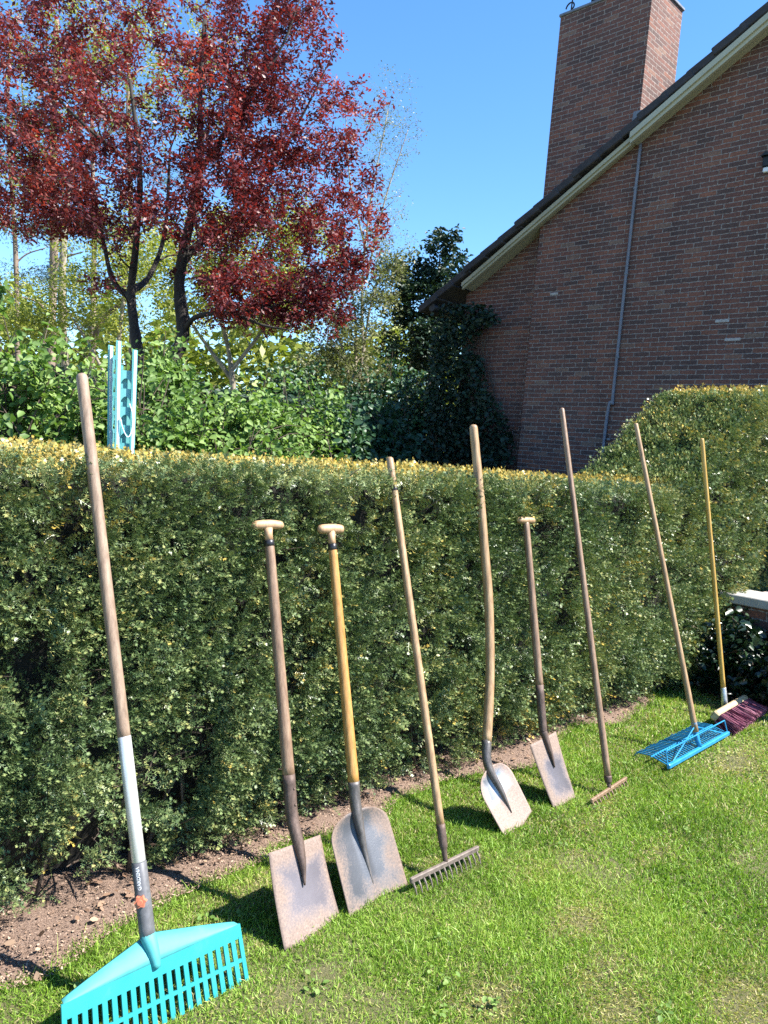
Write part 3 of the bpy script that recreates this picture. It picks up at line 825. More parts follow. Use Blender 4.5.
# 4 iron garden rake ----------------------------------------------------------
def iron_rake(B, T, half, nt_, tine, label, wood_m, iron_m, sock, band, r0, r1, name='garden_rake', yaw=0.0, barz=.055, barr=.009):
    root = thing(name, (B[0], B[1], 0), label, 'rake', TG)
    ax = nrm(v3(1, yaw, 0)); d = nrm(T - B)
    fw = nrm(v3(.0, -.66, -.75))                            # tines point forward and down
    c = v3(B[0], B[1], barz)
    mb = MB(); mb.box(c, (half * 2, barr * 1.5, barr * 2.2), ax, np.cross(UP, ax), UP, .003)
    hd = mb.build('head_bar', iron_m, root)
    for i in range(nt_):
        mt = MB()
        x = -half + .012 + (2 * half - .024) * i / (nt_ - 1)
        a = c + ax * x - UP * barr * .6; L_ = tine * rng.uniform(.92, 1.05)
        mt.tube([a, a + fw * L_ * .5, a + fw * L_ * .5 + nrm(fw - UP * .6) * L_ * .5], [.0042, .0034, .0016], 6)
        mt.build('tine', iron_m, hd)
    mb = MB(); mb.tube(smooth_path([c, c + d * .05, c + d * sock * .5, c + d * sock], 12), np.concatenate([np.linspace(.008, .012, 5), np.linspace(.0145, r0 + .0025, 8)]), 12); mb.build('socket', M['socket'], root, True)
    shaft('shaft', [c + d * (sock - .01), c + (T - c) * .4, c + (T - c) * .7, T], r0, r1, wood_m, root)
    if band:
        p = c + (T - c) * band
        mb = MB(); mb.tube([p, p + d * .001, p + d * .011, p + d * .012], [r1 + .0003, r1 + .0014, r1 + .0014, r1 + .0003], 14); mb.build('ring', M['band'], root, True)
    return root
iron_rake(v3(2.098, 1.638, .045), v3(2.1892, 2.18, 1.4672), .185, 14, .048, 'iron-headed garden rake with a tan wooden shaft, between two shovels', M['tan'], M['iron'], .135, .915, .0150, .0145)

# 5 long shovel with a crooked pole -----------------------------------------------
def shovel_five():
    B = v3(2.6484, 1.692, -.004); S = v3(2.5773, 1.8400, .2337); T = v3(2.7187, 2.1968, 1.6374)
    L, R = v3(2.5462, 1.7267, 0), v3(2.7585, 1.7115, 0)
    root = thing('shovel', B, 'scoop shovel with a long crooked pale pole and no cross grip', 'shovel', TG)
    ez = nrm(S - B); ex = nrm(R - L); ex = nrm(ex - ez * (ex @ ez)); ey = np.cross(ez, ex)
    def hw(v):
        base = .103 + .010 * v
        return base if v < .66 else base * (math.sqrt(max(0.0, 1 - ((v - .66) / .345) ** 2.3)) * .9 + .10)
    blade('blade', B, ex, ez, hw, .275, lambda u, v: .020 * (1 - u * u) * (.3 + .7 * v) * (1 - .9 * max(0, (v - .8) / .2) ** 2) - .016 * math.exp(-(u / .13) ** 2) * min(1, max(0, v - .22) * 2.2), M['blade_c'], root, 30, 28,
          bot_curve=lambda u: .022 * u)
    q = [S, v3(2.6003, 1.8763, .3247), v3(2.6429, 1.9141, .4796), v3(2.6762, 1.9533, .6401), v3(2.7064, 2.0142, .8897), v3(2.7125, 2.0664, 1.1034), v3(2.7187, 2.1140, 1.2984), v3(2.7182, 2.1461, 1.4297), T]
    mb = MB(); mb.tube(smooth_path([B + ez * .075 + ey * .006, B + ez * .17 + ey * .002, S, q[1]], 18), np.concatenate([np.linspace(.002, .012, 7), np.linspace(.0135, .0185, 6), np.linspace(.019, .0215, 6)]), 14)
    mb.build('socket', M['socket_grey'], root, True)
    shaft('shaft', [q[1] * .9 + q[0] * .1] + q[2:], .0205, .0190, M['tan'], root, 48, 14, wob=.02)
shovel_five()

# 6 narrow spade ---------------------------------------------------------------------
def spade_six():
    B = v3(3.0190, 1.708, -.004); S = v3(2.9925, 1.8480, .2798); T = v3(3.0574, 2.10, 1.2221)
    L, R = v3(2.9246, 1.7405, 0), v3(3.1054, 1.7350, 0)
    root = thing('spade', B, 'narrow square spade with a dark shaft and small cross grip, beside the crooked pole shovel', 'spade', TG)
    ez = nrm(S - B); ex = nrm(R - L); ex = nrm(ex - ez * (ex @ ez)); ey = np.cross(ez, ex)
    blade('blade', B, ex, ez, lambda v: .088 + .018 * v, .300, lambda u, v: .008 * u * u + .004 * math.sin(v * 3), M['blade_d'], root, bot_curve=lambda u: -.007 * u + .004 * math.sin(u * 5))
    d = nrm(T - S)
    mb = MB(); mb.tube(smooth_path([B + ez * .165 - ey * .001, B + ez * .235 - ey * .006, S - ey * .004, S + d * .03, S + d * .22], 20), np.concatenate([np.linspace(.003, .017, 11), np.linspace(.0175, .0195, 10)]), 14)
    mb.build('socket', M['socket'], root, True)
    shaft('shaft', [S + d * .21, S + d * .5, S + d * .7, T - d * .01], .0185, .0155, M['dkwood'] if False else M['ash_brown'], root)
    t_handle(T + d * .008, nrm(v3(.98, -.19, .0)), .058, .0175, d, M['tan'], root, .0)
spade_six()

# 7 light rake ---------------------------------------------------------------------------
iron_rake(v3(3.270, 1.64, .022), v3(3.4551, 2.22, 1.7889), .19, 12, .04, 'thin garden rake with dark brown lower pole and narrow head, left of the blue rake', M['ash_brown'], M['ash_brown'], .06, 0, .0165, .0130, barz=.026, barr=.0085, yaw=.08)

# 8 blue hay rake -----------------------------------------------------------------------
def blue_rake():
    T = v3(4.2195, 2.20, 1.7759); c = v3(4.185, 1.605, .02)
    root = thing('leaf_rake', (4.185, 1.605, 0), 'bright blue plastic rake with many fine tines and a wire bow, lying flat on grass', 'rake', TG)
    Lp, Rp = v3(3.775, 1.592, .02), v3(4.600, 1.612, .02)
    ax = nrm(Rp - Lp); W = np.linalg.norm(Rp - Lp)
    mb = MB(); mb.box((Lp + Rp) / 2 + UP * .012, (W, .020, .024), ax, np.cross(UP, ax), UP, .004)
    mb.build('head_bar', M['blue'], root)
    mb = MB(); n = 30
    bk = nrm(v3(.10, 1, .0))
    for i in range(n):
        a = Lp + (Rp - Lp) * (i + .5) / n + UP * .012
        l = .185 * rng.uniform(.96, 1.03)
        mb.tube([a, a + bk * l * .55 + UP * .016, a + bk * l + UP * .004, a + bk * (l + .012) - UP * .018], [.0042, .0040, .0037, .0028], 6)
    a = Lp + bk * .10 + UP * .026; b = Rp + bk * .10 + UP * .026
    mb.tube([a, b], [.0045, .0045], 6)
    mb.build('tines', M['blue'], root)
    mb = MB(); up = nrm(v3(-.03, .25, .95))
    Lu, Ru = Lp + up * .088 + ax * .01, Rp + up * .088 - ax * .02
    for a, b in ((Lp, Lu), (Rp, Ru), (Lu, Ru)):
        mb.tube([a, b], [.0036, .0034], 8)
    d = nrm(T - c); J = c + d * .13
    for a in (Lp + ax * .03, Rp - ax * .03):
        mb.tube([a + UP * .012, J], [.0034, .0034], 8)
    mb.build('bow', M['blue'], root)
    mb = MB(); mb.tube([c + UP * .02, c + d * .06, c + d * .15, c + d * .152], [.013, .0145, .0165, .015], 12); mb.build('socket', M['blue'], root, True)
    shaft('shaft', [c + d * .10, c + (T - c) * .4, c + (T - c) * .7, T], .0165, .0130, M['tan'], root)
blue_rake()

# 9 broom -----------------------------------------------------------------------------------
def broom():
    T = v3(4.870, 2.08, 1.7395); J = v3(4.995, 1.80, .115)
    root = thing('broom', (4.95, 1.74, 0), 'street broom with maroon bristles, a cream wooden block and a yellow pole', 'broom', TG)
    d = nrm(T - J)
    ax = nrm(v3(1, .055, .004)); fw = nrm(v3(.12, -.86, -.50)); nn = np.cross(ax, fw)
    c = v3(4.955, 1.745, .083)
    mb = MB(); mb.box(c, (.56, .040, .062), ax, fw, np.cross(ax, fw), .010); mb.build('block', M['block'], root)
    # bristles in tufts
    P, D = [], []
    nrow, ncol, per = 5, 22, 22
    for i in range(ncol):
        for j in range(nrow):
            o = c + ax * (-.265 + .53 * i / (ncol - 1)) + nn * (-.024 + .048 * j / (nrow - 1)) + fw * .018
            sp = ax * (.17 * (i / (ncol - 1) - .5) * 2) + nn * (.18 * (j / (nrow - 1) - .5) * 2)
            for k in range(per):
                P.append(o + (ax * rng.normal() + nn * rng.normal()) * .0035); D.append(fw + sp + rng.normal(size=3) * .055)
    P = np.array(P); D = np.array(D); n = len(P)
    TV = [(0, -.5, 0), (0, .5, 0), (.5, .5, .02), (.5, -.5, .02), (1, -.5, .06), (1, .5, .06)]
    ln = .125 * rng.uniform(.9, 1.08, n)
    scatter('bristles', TV, [(0, 1, 2, 3), (3, 2, 5, 4)], P, frames(D, rand_dirs(n)), np.stack([ln, np.full(n, .0035), ln], 1), rng.random(n), M['bristle'], root)
    mb = MB(); mb.tube([J - d * .045, J - d * .01, J + d * .07, J + d * .072], [.021, .019, .0175, .0165], 14); mb.build('ferrule', M['ferrule'], root, True)
    shaft('shaft', [J + d * .06, J + (T - J) * .4, J + (T - J) * .7, T], .0150, .0130, M['yellow'], root)
broom()

# ------------------------------------------------------------------ house
def house():
    root = thing('brick_house', (9.5, 5.0, 0), 'dark red brick house with sloping roof and a tall square chimney', 'house')
    sl = .6086
    def zc(y): return 4.25 + (8.016 - y) * sl                  # upper edge of the verge board
    YR = 1.0
    # gable: the projecting part, and the recessed strip by the eave
    mb = MB()
    to = lambda u, v, w_: v3(w_, u, v)
    mb.prism([(-6.4, 0), (6.78, 0), (6.78, zc(6.78) - .03), (YR, zc(YR) - .03), (-6.4, zc(YR) - .03 - (YR + 6.4) * sl)], 9.5, 9.78, to)
    mb.build('wall', M['brick_y'], root)
    mb = MB(); mb.prism([(6.783, 0), (8.2, 0), (8.2, zc(8.2) - .03), (6.783, zc(6.783) - .03)], 9.66, 9.90, to); mb.build('wall', M['brick_y'], root)
    mb = MB(); mb.prism([(9.904, 0), (17, 0), (17, zc(8.2) - .1), (9.904, zc(8.2) - .1)], 7.95, 8.197, lambda u, v, w_: v3(u, w_, v)); mb.build('wall', M['brick_x'], root)
    mb = MB(); mb.span((9.785, -6.4, 0), (17, -6.15, zc(YR) - .10 - (YR + 6.4) * sl)); mb.span((16.75, -6.14, 0), (17, 7.94, 3.9)); mb.build('wall', M['brick_x'], root)
    # roof: overlapping courses of tiles, thick at the verge
    mb = MB()
    th = .055; run = .30
    n = int((8.86 - YR) / run) + 1
    s = nrm(v3(0, -1, sl)); nv = nrm(v3(0, sl, 1))
    chx = (9.5, 10.42)
    for k in range(n):
        y0 = 8.86 - k * run; y1 = max(y0 - run - .08, YR)
        base = v3(0, y0, zc(y0) + .076); end = v3(0, y1, zc(y1) + .046)
        dv_ = nrm(end - base); nn = nrm(np.cross(v3(1, 0, 0), dv_)); nn = nn if nn[2] > 0 else -nn
        ln = np.linalg.norm(end - base)
        for (xa, xb) in ([(9.27 + .012 * ((k * 7) % 3), 17.2)] if not (5.30 < y0 < 7.15) else [(9.27 + .012 * ((k * 7) % 3), 9.492), (10.43, 17.2)]):
            mb.box((base + end) / 2 + v3((xa + xb) / 2, 0, 0) + nn * .04, (xb - xa, ln, .11), v3(1, 0, 0), dv_, nn, .012)
    # far slope
    y2 = -6.9
    a = v3(0, YR, zc(YR) + .13); b = v3(0, y2, zc(YR) + .13 - (YR - y2) * sl)
    dv_ = nrm(b - a); nn = nrm(np.cross(dv_, v3(1, 0, 0))); nn = nn if nn[2] > 0 else -nn
    mb.box((a + b) / 2 + v3(13.2, 0, 0), (8, np.linalg.norm(b - a), .08), v3(1, 0, 0), dv_, nn)
    rf = mb.build('roof', M['tile'], root)
    # verge boards (thin on the left run, deeper and further out on the right run) and soffit
    def vb(ya, yb, x0, x1, dz0, dz1):
        m_ = MB(); m_.prism([(ya, zc(ya) + dz0), (yb, zc(yb) + dz0), (yb, zc(yb) + dz1), (ya, zc(ya) + dz1)], x0, x1, to); return m_
    vb(8.06, 5.36, 9.375, 9.42, -.095, .0).build('verge_board', M['board'], root)
    vb(8.06, 5.36, 9.345, 9.373, -.055, .005).build('verge_trim', M['board'], root)
    vb(8.06, 5.36, 9.422, 9.655, -.066, -.044).build('soffit', M['board'], root)
    vb(5.355, YR, 9.29, 9.335, -.130, .0).build('verge_board', M['board'], root)
    vb(5.355, YR, 9.262, 9.288, -.075, .005).build('verge_trim', M['board'], root)
    vb(5.355, YR, 9.337, 9.497, -.090, -.068).build('soffit', M['board'], root)
    # gutter end at the eave
    mb = MB(); mb.tube([(9.3, 8.60, zc(8.6) - .02), (17, 8.60, zc(8.6) - .02)], [.065, .065], 12); mb.build('gutter', M['black'], root, True)
    # chimney stack standing flush with the gable
    x0, x1, y0, y1, zt = 9.5, 10.36, 5.377, 6.78, 7.86
    ch = MB()
    ch.add([(x0, y0, zc(y0) - .028), (x0, y1, zc(y1) - .028), (x0, y1, zt), (x0, y0, zt), (x1, y0, 4.95), (x1, y1, 4.95), (x1, y1, zt), (x1, y0, zt)], [(0, 1, 2, 3), (4, 7, 6, 5)])
    cho = ch.build('chimney', M['brick_y'], root)
    ch = MB(); ch.add([(x0, y0, zc(y0) - .028), (x1, y0, 4.95), (x1, y0, zt), (x0, y0, zt), (x0, y1, 5.02), (x1, y1, 4.95), (x1, y1, zt), (x0, y1, zt)], [(0, 1, 2, 3), (5, 4, 7, 6), (3, 2, 6, 7)])
    ch.build('chimney_side', M['brick_x'], cho)
    mb = MB(); mb.span((x0 - .02, y0 - .025, zt + .003), (x1 + .02, y1 + .02, zt + .045), .008); mb.build('capping', M['lead'], cho)
    mb = MB(); mb.span((9.66, 5.78, zt + .05), (10.28, 6.42, zt + .42), .02); mb.span((9.60, 5.72, zt + .42), (10.34, 6.48, zt + .47), .01); mb.build('cowl', M['black'], cho)
    # wrought curl on the near corner
    mb = MB()
    th_ = np.linspace(0, 4.6, 26)
    c = v3(9.56, 6.66, zt + .13)
    mb.tube(np.array([c + v3(0, math.cos(a) * (.085 - .013 * a), math.sin(a) * (.085 - .013 * a)) for a in th_]), .011, 7)
    mb.tube([c + v3(0, .0, -.09), c + v3(0, -.02, .30)], .010, 7)
    mb.tube([c + v3(0, .10, .26), c + v3(0, -.20, .30)], .010, 7)
    mb.build('iron_curl', M['black'], cho, True)
    # lead flashing at the chimney foot
    mb = MB(); mb.prism([(5.40, zc(5.40) + .02), (5.22, zc(5.22) + .06), (5.22, zc(5.22) + .20), (5.372, zc(5.372) + .30)], 9.33, 9.60, to); mb.build('flashing', M['lead'], cho)
    # grey conduit down the gable with a kink near the bottom
    mb = MB(); mb.tube(smooth_path([(9.468, 5.30, 5.78), (9.468, 5.31, 4.2), (9.468, 5.315, 2.55), (9.468, 5.31, 2.40), (9.468, 5.37, 2.20), (9.468, 5.38, .2)], 40), .021, 10); pp = mb.build('conduit', M['pipe'], root, True)
    for z in (5.2, 4.1, 3.0, 1.9):
        mb = MB(); mb.tube([(9.468, 5.31, z), (9.468, 5.31, z + .03)], .027, 10); mb.build('clip', M['lead'], pp)
    # lime-stained bricks
    for (y, z, w_, h) in ((3.98, 3.40, .17, .036), (3.83, 3.17, .19, .036), (6.43, 3.93, .13, .036)):
        mb = MB(); mb.span((9.496, y - w_ / 2, z), (9.512, y + w_ / 2, z + h), .004)
        mb.build('stained_brick', M['pale_brick'], root)
    # dark wall lamp at the right edge of the gable
    mb = MB(); mb.span((9.43, 3.62, 5.16), (9.497, 3.70, 5.28), .01); mb.prism([(3.60, 5.282), (3.72, 5.282), (3.66, 5.33)], 9.40, 9.497, to); lp = mb.build('wall_lamp', M['black'], root)
    mb = MB(); mb.span((9.44, 3.63, 5.10), (9.49, 3.69, 5.157), .008); mb.build('glass', M['white'], lp)
house()

# ------------------------------------------------------------------ low wall and patio at right
def patio():
    root = thing('low_wall', (5.9, 1.0, 0), 'low brown brick wall with a pale stone coping at the right edge', 'wall')
    mb = MB(); mb.span((5.74, -3.0, 0), (6.02, 2.16, .615)); mb.build('brickwork', M['brick_y'], root)
    mb = MB()
    y = 2.18; 
    while y > -3.0:
        mb.span((5.70, y - .598, .618), (6.11, y, .685), .006); y -= .604
    mb.build('coping', M['stone'], root)
    mb = MB(); mb.span((6.114, -3, 0), (9.45, 2.05, .672)); tag(mb.build('patio', M['paver'], None), kind='structure')
patio()

# ------------------------------------------------------------------ leaves, trees, shrubs
LEAF4 = (np.array([(0, 0, 0), (.5, .27, .05), (1, 0, -.04), (.5, -.27, .05)]), np.array([(0, 1, 2, 3)]))
LEAF6 = (np.array([(0, 0, 0), (.25, .36, .10), (.68, .30, .10), (1, 0, -.10), (.68, -.30, .10), (.25, -.36, .10)]), np.array([(0, 1, 2, 3), (0, 3, 4, 5)]))

def leaf_cloud(name, pos, size, mat, parent, tint, kind='6', up=.8, aspect=1.0, hang=.3, face=None):
    n = len(pos)
    d = rand_dirs(n) * [1, 1, .6] - np.array([0, 0, hang])
    nh = np.array([0, 0, up]) + rand_dirs(n) * .8
    if face is not None: nh = nh + np.asarray(face)
    TV, TF = LEAF6 if kind == '6' else LEAF4
    s = size * (.6 + .7 * rng.random(n))
    return scatter(name, TV, TF, pos, frames(d, nh), np.stack([s, s * aspect, s], 1), tint, mat, parent)

def grow(limbs, tips, r_twig=.012, sag=.0):
    """trunk and limb polylines [(points, r0, r1)], then a branch from the nearest wood to every tip.
    returns an MB of wood and the outer points of the twigs"""
    mb = MB(); nodes, rads = [], []
    for pts, r0, r1 in limbs:
        P = smooth_path(pts, 26); r = np.linspace(r0, r1, len(P)) * (1 + .08 * rng.normal(size=len(P)))
        mb.tube(P, r, 9); nodes += list(P[3:]); rads += list(r[3:])
    nodes = np.array(nodes); rads = np.array(rads)
    order = np.argsort([np.min(np.linalg.norm(nodes - t, axis=1)) for t in tips])
    fol = []
    for i in order:
        t = tips[i]
        dist = np.linalg.norm(nodes - t, axis=1) + .55 * np.maximum(nodes[:, 2] - t[2] + .15, 0) * 2
        k = int(np.argmin(dist)); a = nodes[k]
        L_ = np.linalg.norm(t - a)
        m = (a + t) / 2 + rand_dirs(1)[0] * L_ * .14 + np.array([0, 0, .06 * L_])
        P = smooth_path([a, m, t], 7)
        r0 = min(rads[k] * .7, r_twig * (.5 + L_)); r = np.linspace(r0, .0035, len(P))
        mb.tube(P, r, 5, cap=False)
        nodes = np.concatenate([nodes, P[2:]]); rads = np.concatenate([rads, r[2:]])
        fol.append(P[2:])
    return mb, fol

def leaves_on(fol, per, spread):
    Q = []
    for P in fol:
        n = len(P)
        k = rng.integers(0, n, per); w_ = rng.random((per, 1))
        a = P[k]; b = P[np.minimum(k + 1, n - 1)]
        Q.append(a + (b - a) * w_ + rand_dirs(per) * (rng.random((per, 1)) ** .6) * spread)
    return np.concatenate(Q)

def at(x, y, D):
    """a point at distance D along a view direction"""
    return np.array([0, 0, 1.5]) + (CF + CR * (x - 384) / 769 - CU * (y - 512) / 769) * D

def blob_tips(n, c, rad, surf=.5, cond=None):
    out = []
    while len(out) < n:
        v = rand_dirs(1)[0] * (rng.random() ** surf)
        p = c + v * rad
        if cond is None or cond(p): out.append(p)
    return np.array(out)

PT = 'plants and trees beyond the hedge'
def plum():
    D = 10.5
    c = at(190, 150, D + .3)
    base_a = at(137, 372, D); base_b = at(168, 385, D - .1)
    root = thing('plum_tree', (base_b[0], base_b[1], 0), 'large purple-red leaved tree with two black trunks beyond the hedge', 'tree')
    def g0(p): return v3(p[0], p[1], 0)
    A = lambda x, y, dd=0: at(x, y, D + dd)
    limbs = [([g0(base_b) + v3(-.1, .1, 0), A(166, 380), A(183, 338), A(179, 285), A(186, 240), A(200, 170, .2), A(200, 90, .2), A(205, 20, .1)], .115, .025),
             ([g0(base_a), A(137, 372), A(134, 325), A(131, 292), A(136, 245, -.2), A(140, 170, -.5), A(130, 80, -.6)], .095, .02),
             ([A(132, 300), A(113, 280, .1), A(103, 240, .3), A(90, 180, .5), A(70, 110, .5)], .045, .012),
             ([A(181, 265), A(200, 243, .1), A(228, 226, .2), A(262, 185, .3), A(300, 120, .3), A(330, 60, .2)], .055, .008),
             ([A(184, 330), A(198, 316, -.3), A(232, 314, -.7), A(262, 325, -.9), A(290, 330, -1.0)], .038, .008),
             ([A(232, 314, -.7), A(275, 306, -.6), A(310, 290, -.5), A(345, 260, -.4)], .025, .006),
             ([A(200, 170, .2), A(240, 110, -.4), A(280, 50, -.6), A(300, 0, -.6)], .04, .006),
             ([A(131, 292), A(150, 275, .5), A(165, 230, .9), A(170, 150, 1.2)], .05, .016),
             ([A(140, 170, -.5), A(90, 130, -.9), A(50, 90, -1.0)], .035, .012)]
    k = D / 769
    def ok(p):
        v = p - np.array([0, 0, 1.5]); d = v @ CF; x = 384 + 769 * (v @ CR) / d; y = 512 - 769 * (v @ CU) / d
        if x > 388 or y > 335 or (x > 350 and y > 290): return False
        if x < 95 and y > 245: return rng.random() < .15
        if x < 205 and y > 238: return rng.random() < .22
        if y < 70 and x > 330: return rng.random() < .25
        if x > 215 and y > 300: return rng.random() < .7
        return True
    def B_(n, x, y, dd, rx, ry, rz): return blob_tips(n, at(x, y, D + dd), np.array([rx, ry, rz]), .5, ok)
    tips = np.concatenate([blob_tips(330, c, np.array([2.9, 2.4, 2.8]), .40, ok), B_(80, 320, 130, 0, 1.2, 1.2, 1.8), B_(60, 290, 262, -.3, 1.3, 1.0, .85), B_(50, 345, 215, 0, .7, .8, 1.0),
                           B_(110, 50, 120, 0, 1.4, 1.2, 1.7), B_(80, 160, 10, 0, 2.0, 1.6, 1.0), B_(60, 290, 20, 0, 1.0, 1.0, .9), B_(40, 60, 215, 0, 1.2, 1.0, .6), B_(50, 10, 60, 0, 1.2, 1.0, 1.4), B_(110, 185, 165, -1.3, 1.9, .8, 1.3), B_(110, 240, 110, -.7, 1.0, .8, 1.6), B_(60, 255, 300, -.6, 1.0, .7, .45), B_(50, 320, 300, -.3, .7, .7, .5), B_(70, 40, 180, -.5, 1.3, 1.0, .8)])
    mb, fol = grow(limbs, tips, .012)
    mb.build('trunk', M['plum_bark'], root, True)
    q = leaves_on(fol, 66, .15)
    t = .42 + .38 * (vnoise(q, 1.1, 61) - .5) * 1.6 + .35 * (rng.random(len(q)) - .5) + .25 * (vnoise(q, 4, 62) - .5)
    leaf_cloud('crown', q, .068, M['plum'], root, np.clip(t, 0, 1), '4', .5, .78, .3)
plum()

def tree(name, label, base, limbs, tips, per, spread, size, leaf, bark, kind='4', aspect=1.0, up=.5, tmix=None, hang=.2, rt=.014, group=None, cat='tree', crown='crown'):
    root = thing(name, (base[0], base[1], 0), label, cat, group)
    mb, fol = grow(limbs, tips, rt)
    mb.build('trunk' if cat == 'tree' else 'stems', M[bark], root, True)
    q = leaves_on(fol, per, spread)
    t = .45 + .6 * (vnoise(q, 2.0, 71) - .5) + .5 * (rng.random(len(q)) - .5)
    leaf_cloud(crown if cat == 'tree' else 'foliage', q, size, M[leaf], root, np.clip(t, 0, 1), kind, up, aspect, hang)
    return root

def gr(p): return v3(p[0], p[1], 0)

def backdrop_trees():
    A0 = at
    # dark glossy evergreen by the eave
    D = 16.2
    A = lambda x, y, dd=0: at(x, y, D + dd)
    b = A(432, 430)
    tips = np.concatenate([blob_tips(95, A(440, 285), np.array([.85, .8, 1.15]), .5), blob_tips(100, A(425, 345), np.array([1.1, .9, .9]), .5), blob_tips(40, A(402, 295), np.array([.5, .5, .9]), .5)])
    tree('evergreen_tree', 'dark glossy evergreen tree rising beside the roof eave', b, [([gr(b), A(432, 430), A(428, 370), A(436, 310), A(440, 255)], .09, .015), ([A(430, 370), A(412, 330, -.2), A(402, 290, -.2)], .04, .012)], tips, 44, .20, .095, 'ever', 'plum_bark', '6', .75, .6)
    # pale olive loose tree between plum and evergreen
    D = 15.2
    b = A(352, 430)
    tips = np.concatenate([blob_tips(110, A(355, 315), np.array([1.0, .9, 1.2]), .6), blob_tips(80, A(330, 355), np.array([.9, .8, .8]), .6), blob_tips(45, A(388, 268), np.array([.6, .5, .8]), .6), blob_tips(40, A(365, 380), np.array([.9, .6, .6]), .6)])
    tree('olive_tree', 'loose pale olive tree with thin bare stems between the red tree and the evergreen', b, [([gr(b), A(352, 430), A(362, 360), A(372, 300), A(390, 250)], .05, .008), ([A(354, 400), A(340, 340), A(325, 290)], .035, .008), ([A(354, 410), A(356, 330, .3), A(350, 270, .3)], .035, .008)], tips, 44, .22, .068, 'olive', 'grey_bark', '4', .9, .4)
    # nearly bare tree far behind, right edge of the plum
    D = 24.
    b = A(372, 430)
    tips = np.concatenate([blob_tips(110, A(385, 130), np.array([1.3, 1.2, 2.0]), .6), blob_tips(110, A(378, 225), np.array([1.4, 1.2, 1.6]), .6), blob_tips(60, A(365, 300), np.array([1.5, 1.2, 1.2]), .6)])
    tree('budding_tree', 'almost bare tree with thin grey twigs and pale buds right of the red crown', b, [([gr(b), A(372, 430), A(362, 320), A(368, 220), A(388, 110)], .08, .015), ([A(366, 280), A(385, 200), A(408, 130)], .04, .010), ([A(366, 250), A(350, 180), A(345, 100)], .04, .010)], tips, 20, .28, .065, 'olive', 'grey_bark', '4', .8, .4, rt=.013)
    # yellow-green spring trees behind the trunks
    D = 17.5
    b = A(235, 430)
    tips = np.concatenate([blob_tips(200, A(225, 275), np.array([2.3, 1.6, 1.6]), .5), blob_tips(60, A(290, 300), np.array([1.2, 1.0, .9]), .5), blob_tips(60, A(300, 230), np.array([1.2, 1.0, .9]), .5)])
    tree('spring_tree', 'low yellow-green tree in young leaf behind the curved black trunk', b, [([gr(b), A(235, 430), A(230, 360), A(215, 290), A(210, 220)], .10, .015), ([A(232, 370), A(270, 320), A(300, 270)], .05, .012), ([A(232, 380), A(190, 320), A(170, 270)], .05, .012)], tips, 58, .32, .095, 'spring', 'grey_bark', '4', .9, .5)
    D = 20.5
    b = A(112, 430)
    tips = np.concatenate([blob_tips(150, A(130, 265), np.array([2.0, 1.6, 2.0]), .5), blob_tips(70, A(75, 305), np.array([1.8, 1.2, 1.1]), .5), blob_tips(50, A(20, 315), np.array([1.5, 1.2, .8]), .5)])
    tree('spring_tree', 'low yellow-green tree in young leaf left of both black trunks', b, [([gr(b), A(112, 430), A(118, 350), A(128, 260), A(135, 210)], .10, .015), ([A(114, 390), A(80, 330), A(50, 290)], .05, .012)], tips, 46, .32, .10, 'spring', 'grey_bark', '4', .9, .5)
    # tall tree with fresh leaves behind the top of the plum
    D = 22.
    b = A(70, 430)
    tips = np.concatenate([blob_tips(170, A(85, 50), np.array([3.2, 2.2, 2.4]), .6), blob_tips(110, A(200, 80), np.array([2.6, 2, 2.6]), .6), blob_tips(90, A(30, 170), np.array([1.8, 1.5, 2.2]), .6)])
    tree('tall_spring_tree', 'tall tree in sparse yellow-green leaf behind the top of the red crown', b, [([gr(b), A(70, 430), A(62, 300), A(70, 180), A(95, 60), A(110, -10)], .15, .03), ([A(66, 230), A(30, 150), A(20, 60)], .06, .015), ([A(72, 170), A(140, 100), A(190, 30)], .07, .015)], tips, 34, .36, .105, 'spring', 'grey_bark', '4', .9, .4, rt=.018)
    # pines at far left
    D = 28.
    for i, (x, xt, dd, r, lab) in enumerate([(18, 8, 3, .13, 'slim pine trunk at the far left edge'), (48, 54, -1, .21, 'thick pale brown pine trunk left of the red tree'), (90, 92, 4, .15, 'slender pine between the thick pine and the black trunks'), (131, 128, 6, .19, 'pine trunk seen just behind the left black trunk')]):
        b = A(x, 425, dd)
        L_ = [([gr(b), A(x, 425, dd), A((x + xt) / 2 + 3, 260, dd), A(xt, 120, dd), A(xt + 3, 20, dd)], r, r * .35)]
        for k in range(6):
            y = 320 - 48 * k + rng.normal() * 8; sgn = 1 if k % 2 else -1
            xx = x + (xt - x) * (425 - y) / 300
            L_.append(([A(xx, y, dd), A(xx + sgn * 14, y - 12, dd + rng.normal() * .5), A(xx + sgn * 32, y - 18, dd + rng.normal())], r * .3, .02))
        tips = np.concatenate([blob_tips(26, A(xt + rng.normal() * 18, y, dd), np.array([1.5, 1.2, .75]), .6) for y in (320, 275, 230, 180, 120, 60)])
        tree('pine_tree', lab, b, L_, tips, 40, .34, .13, 'pine', 'pine_bark', '4', .45, .4, rt=.016)
    # leaning pale trunk
    b = A(97, 425, -6)
    tips = blob_tips(26, A(140, 262, -6), np.array([.9, .8, .6]), .6)
    tree('leaning_tree', 'leaning brown trunk slanting right behind the shrubs at left', b, [([gr(b) , A(88, 400, -6), A(97, 330, -6), A(118, 306, -6), A(150, 285, -6)], .14, .04)], tips, 20, .25, .095, 'spring', 'pine_bark', '4', .9, .4)
backdrop_trees()

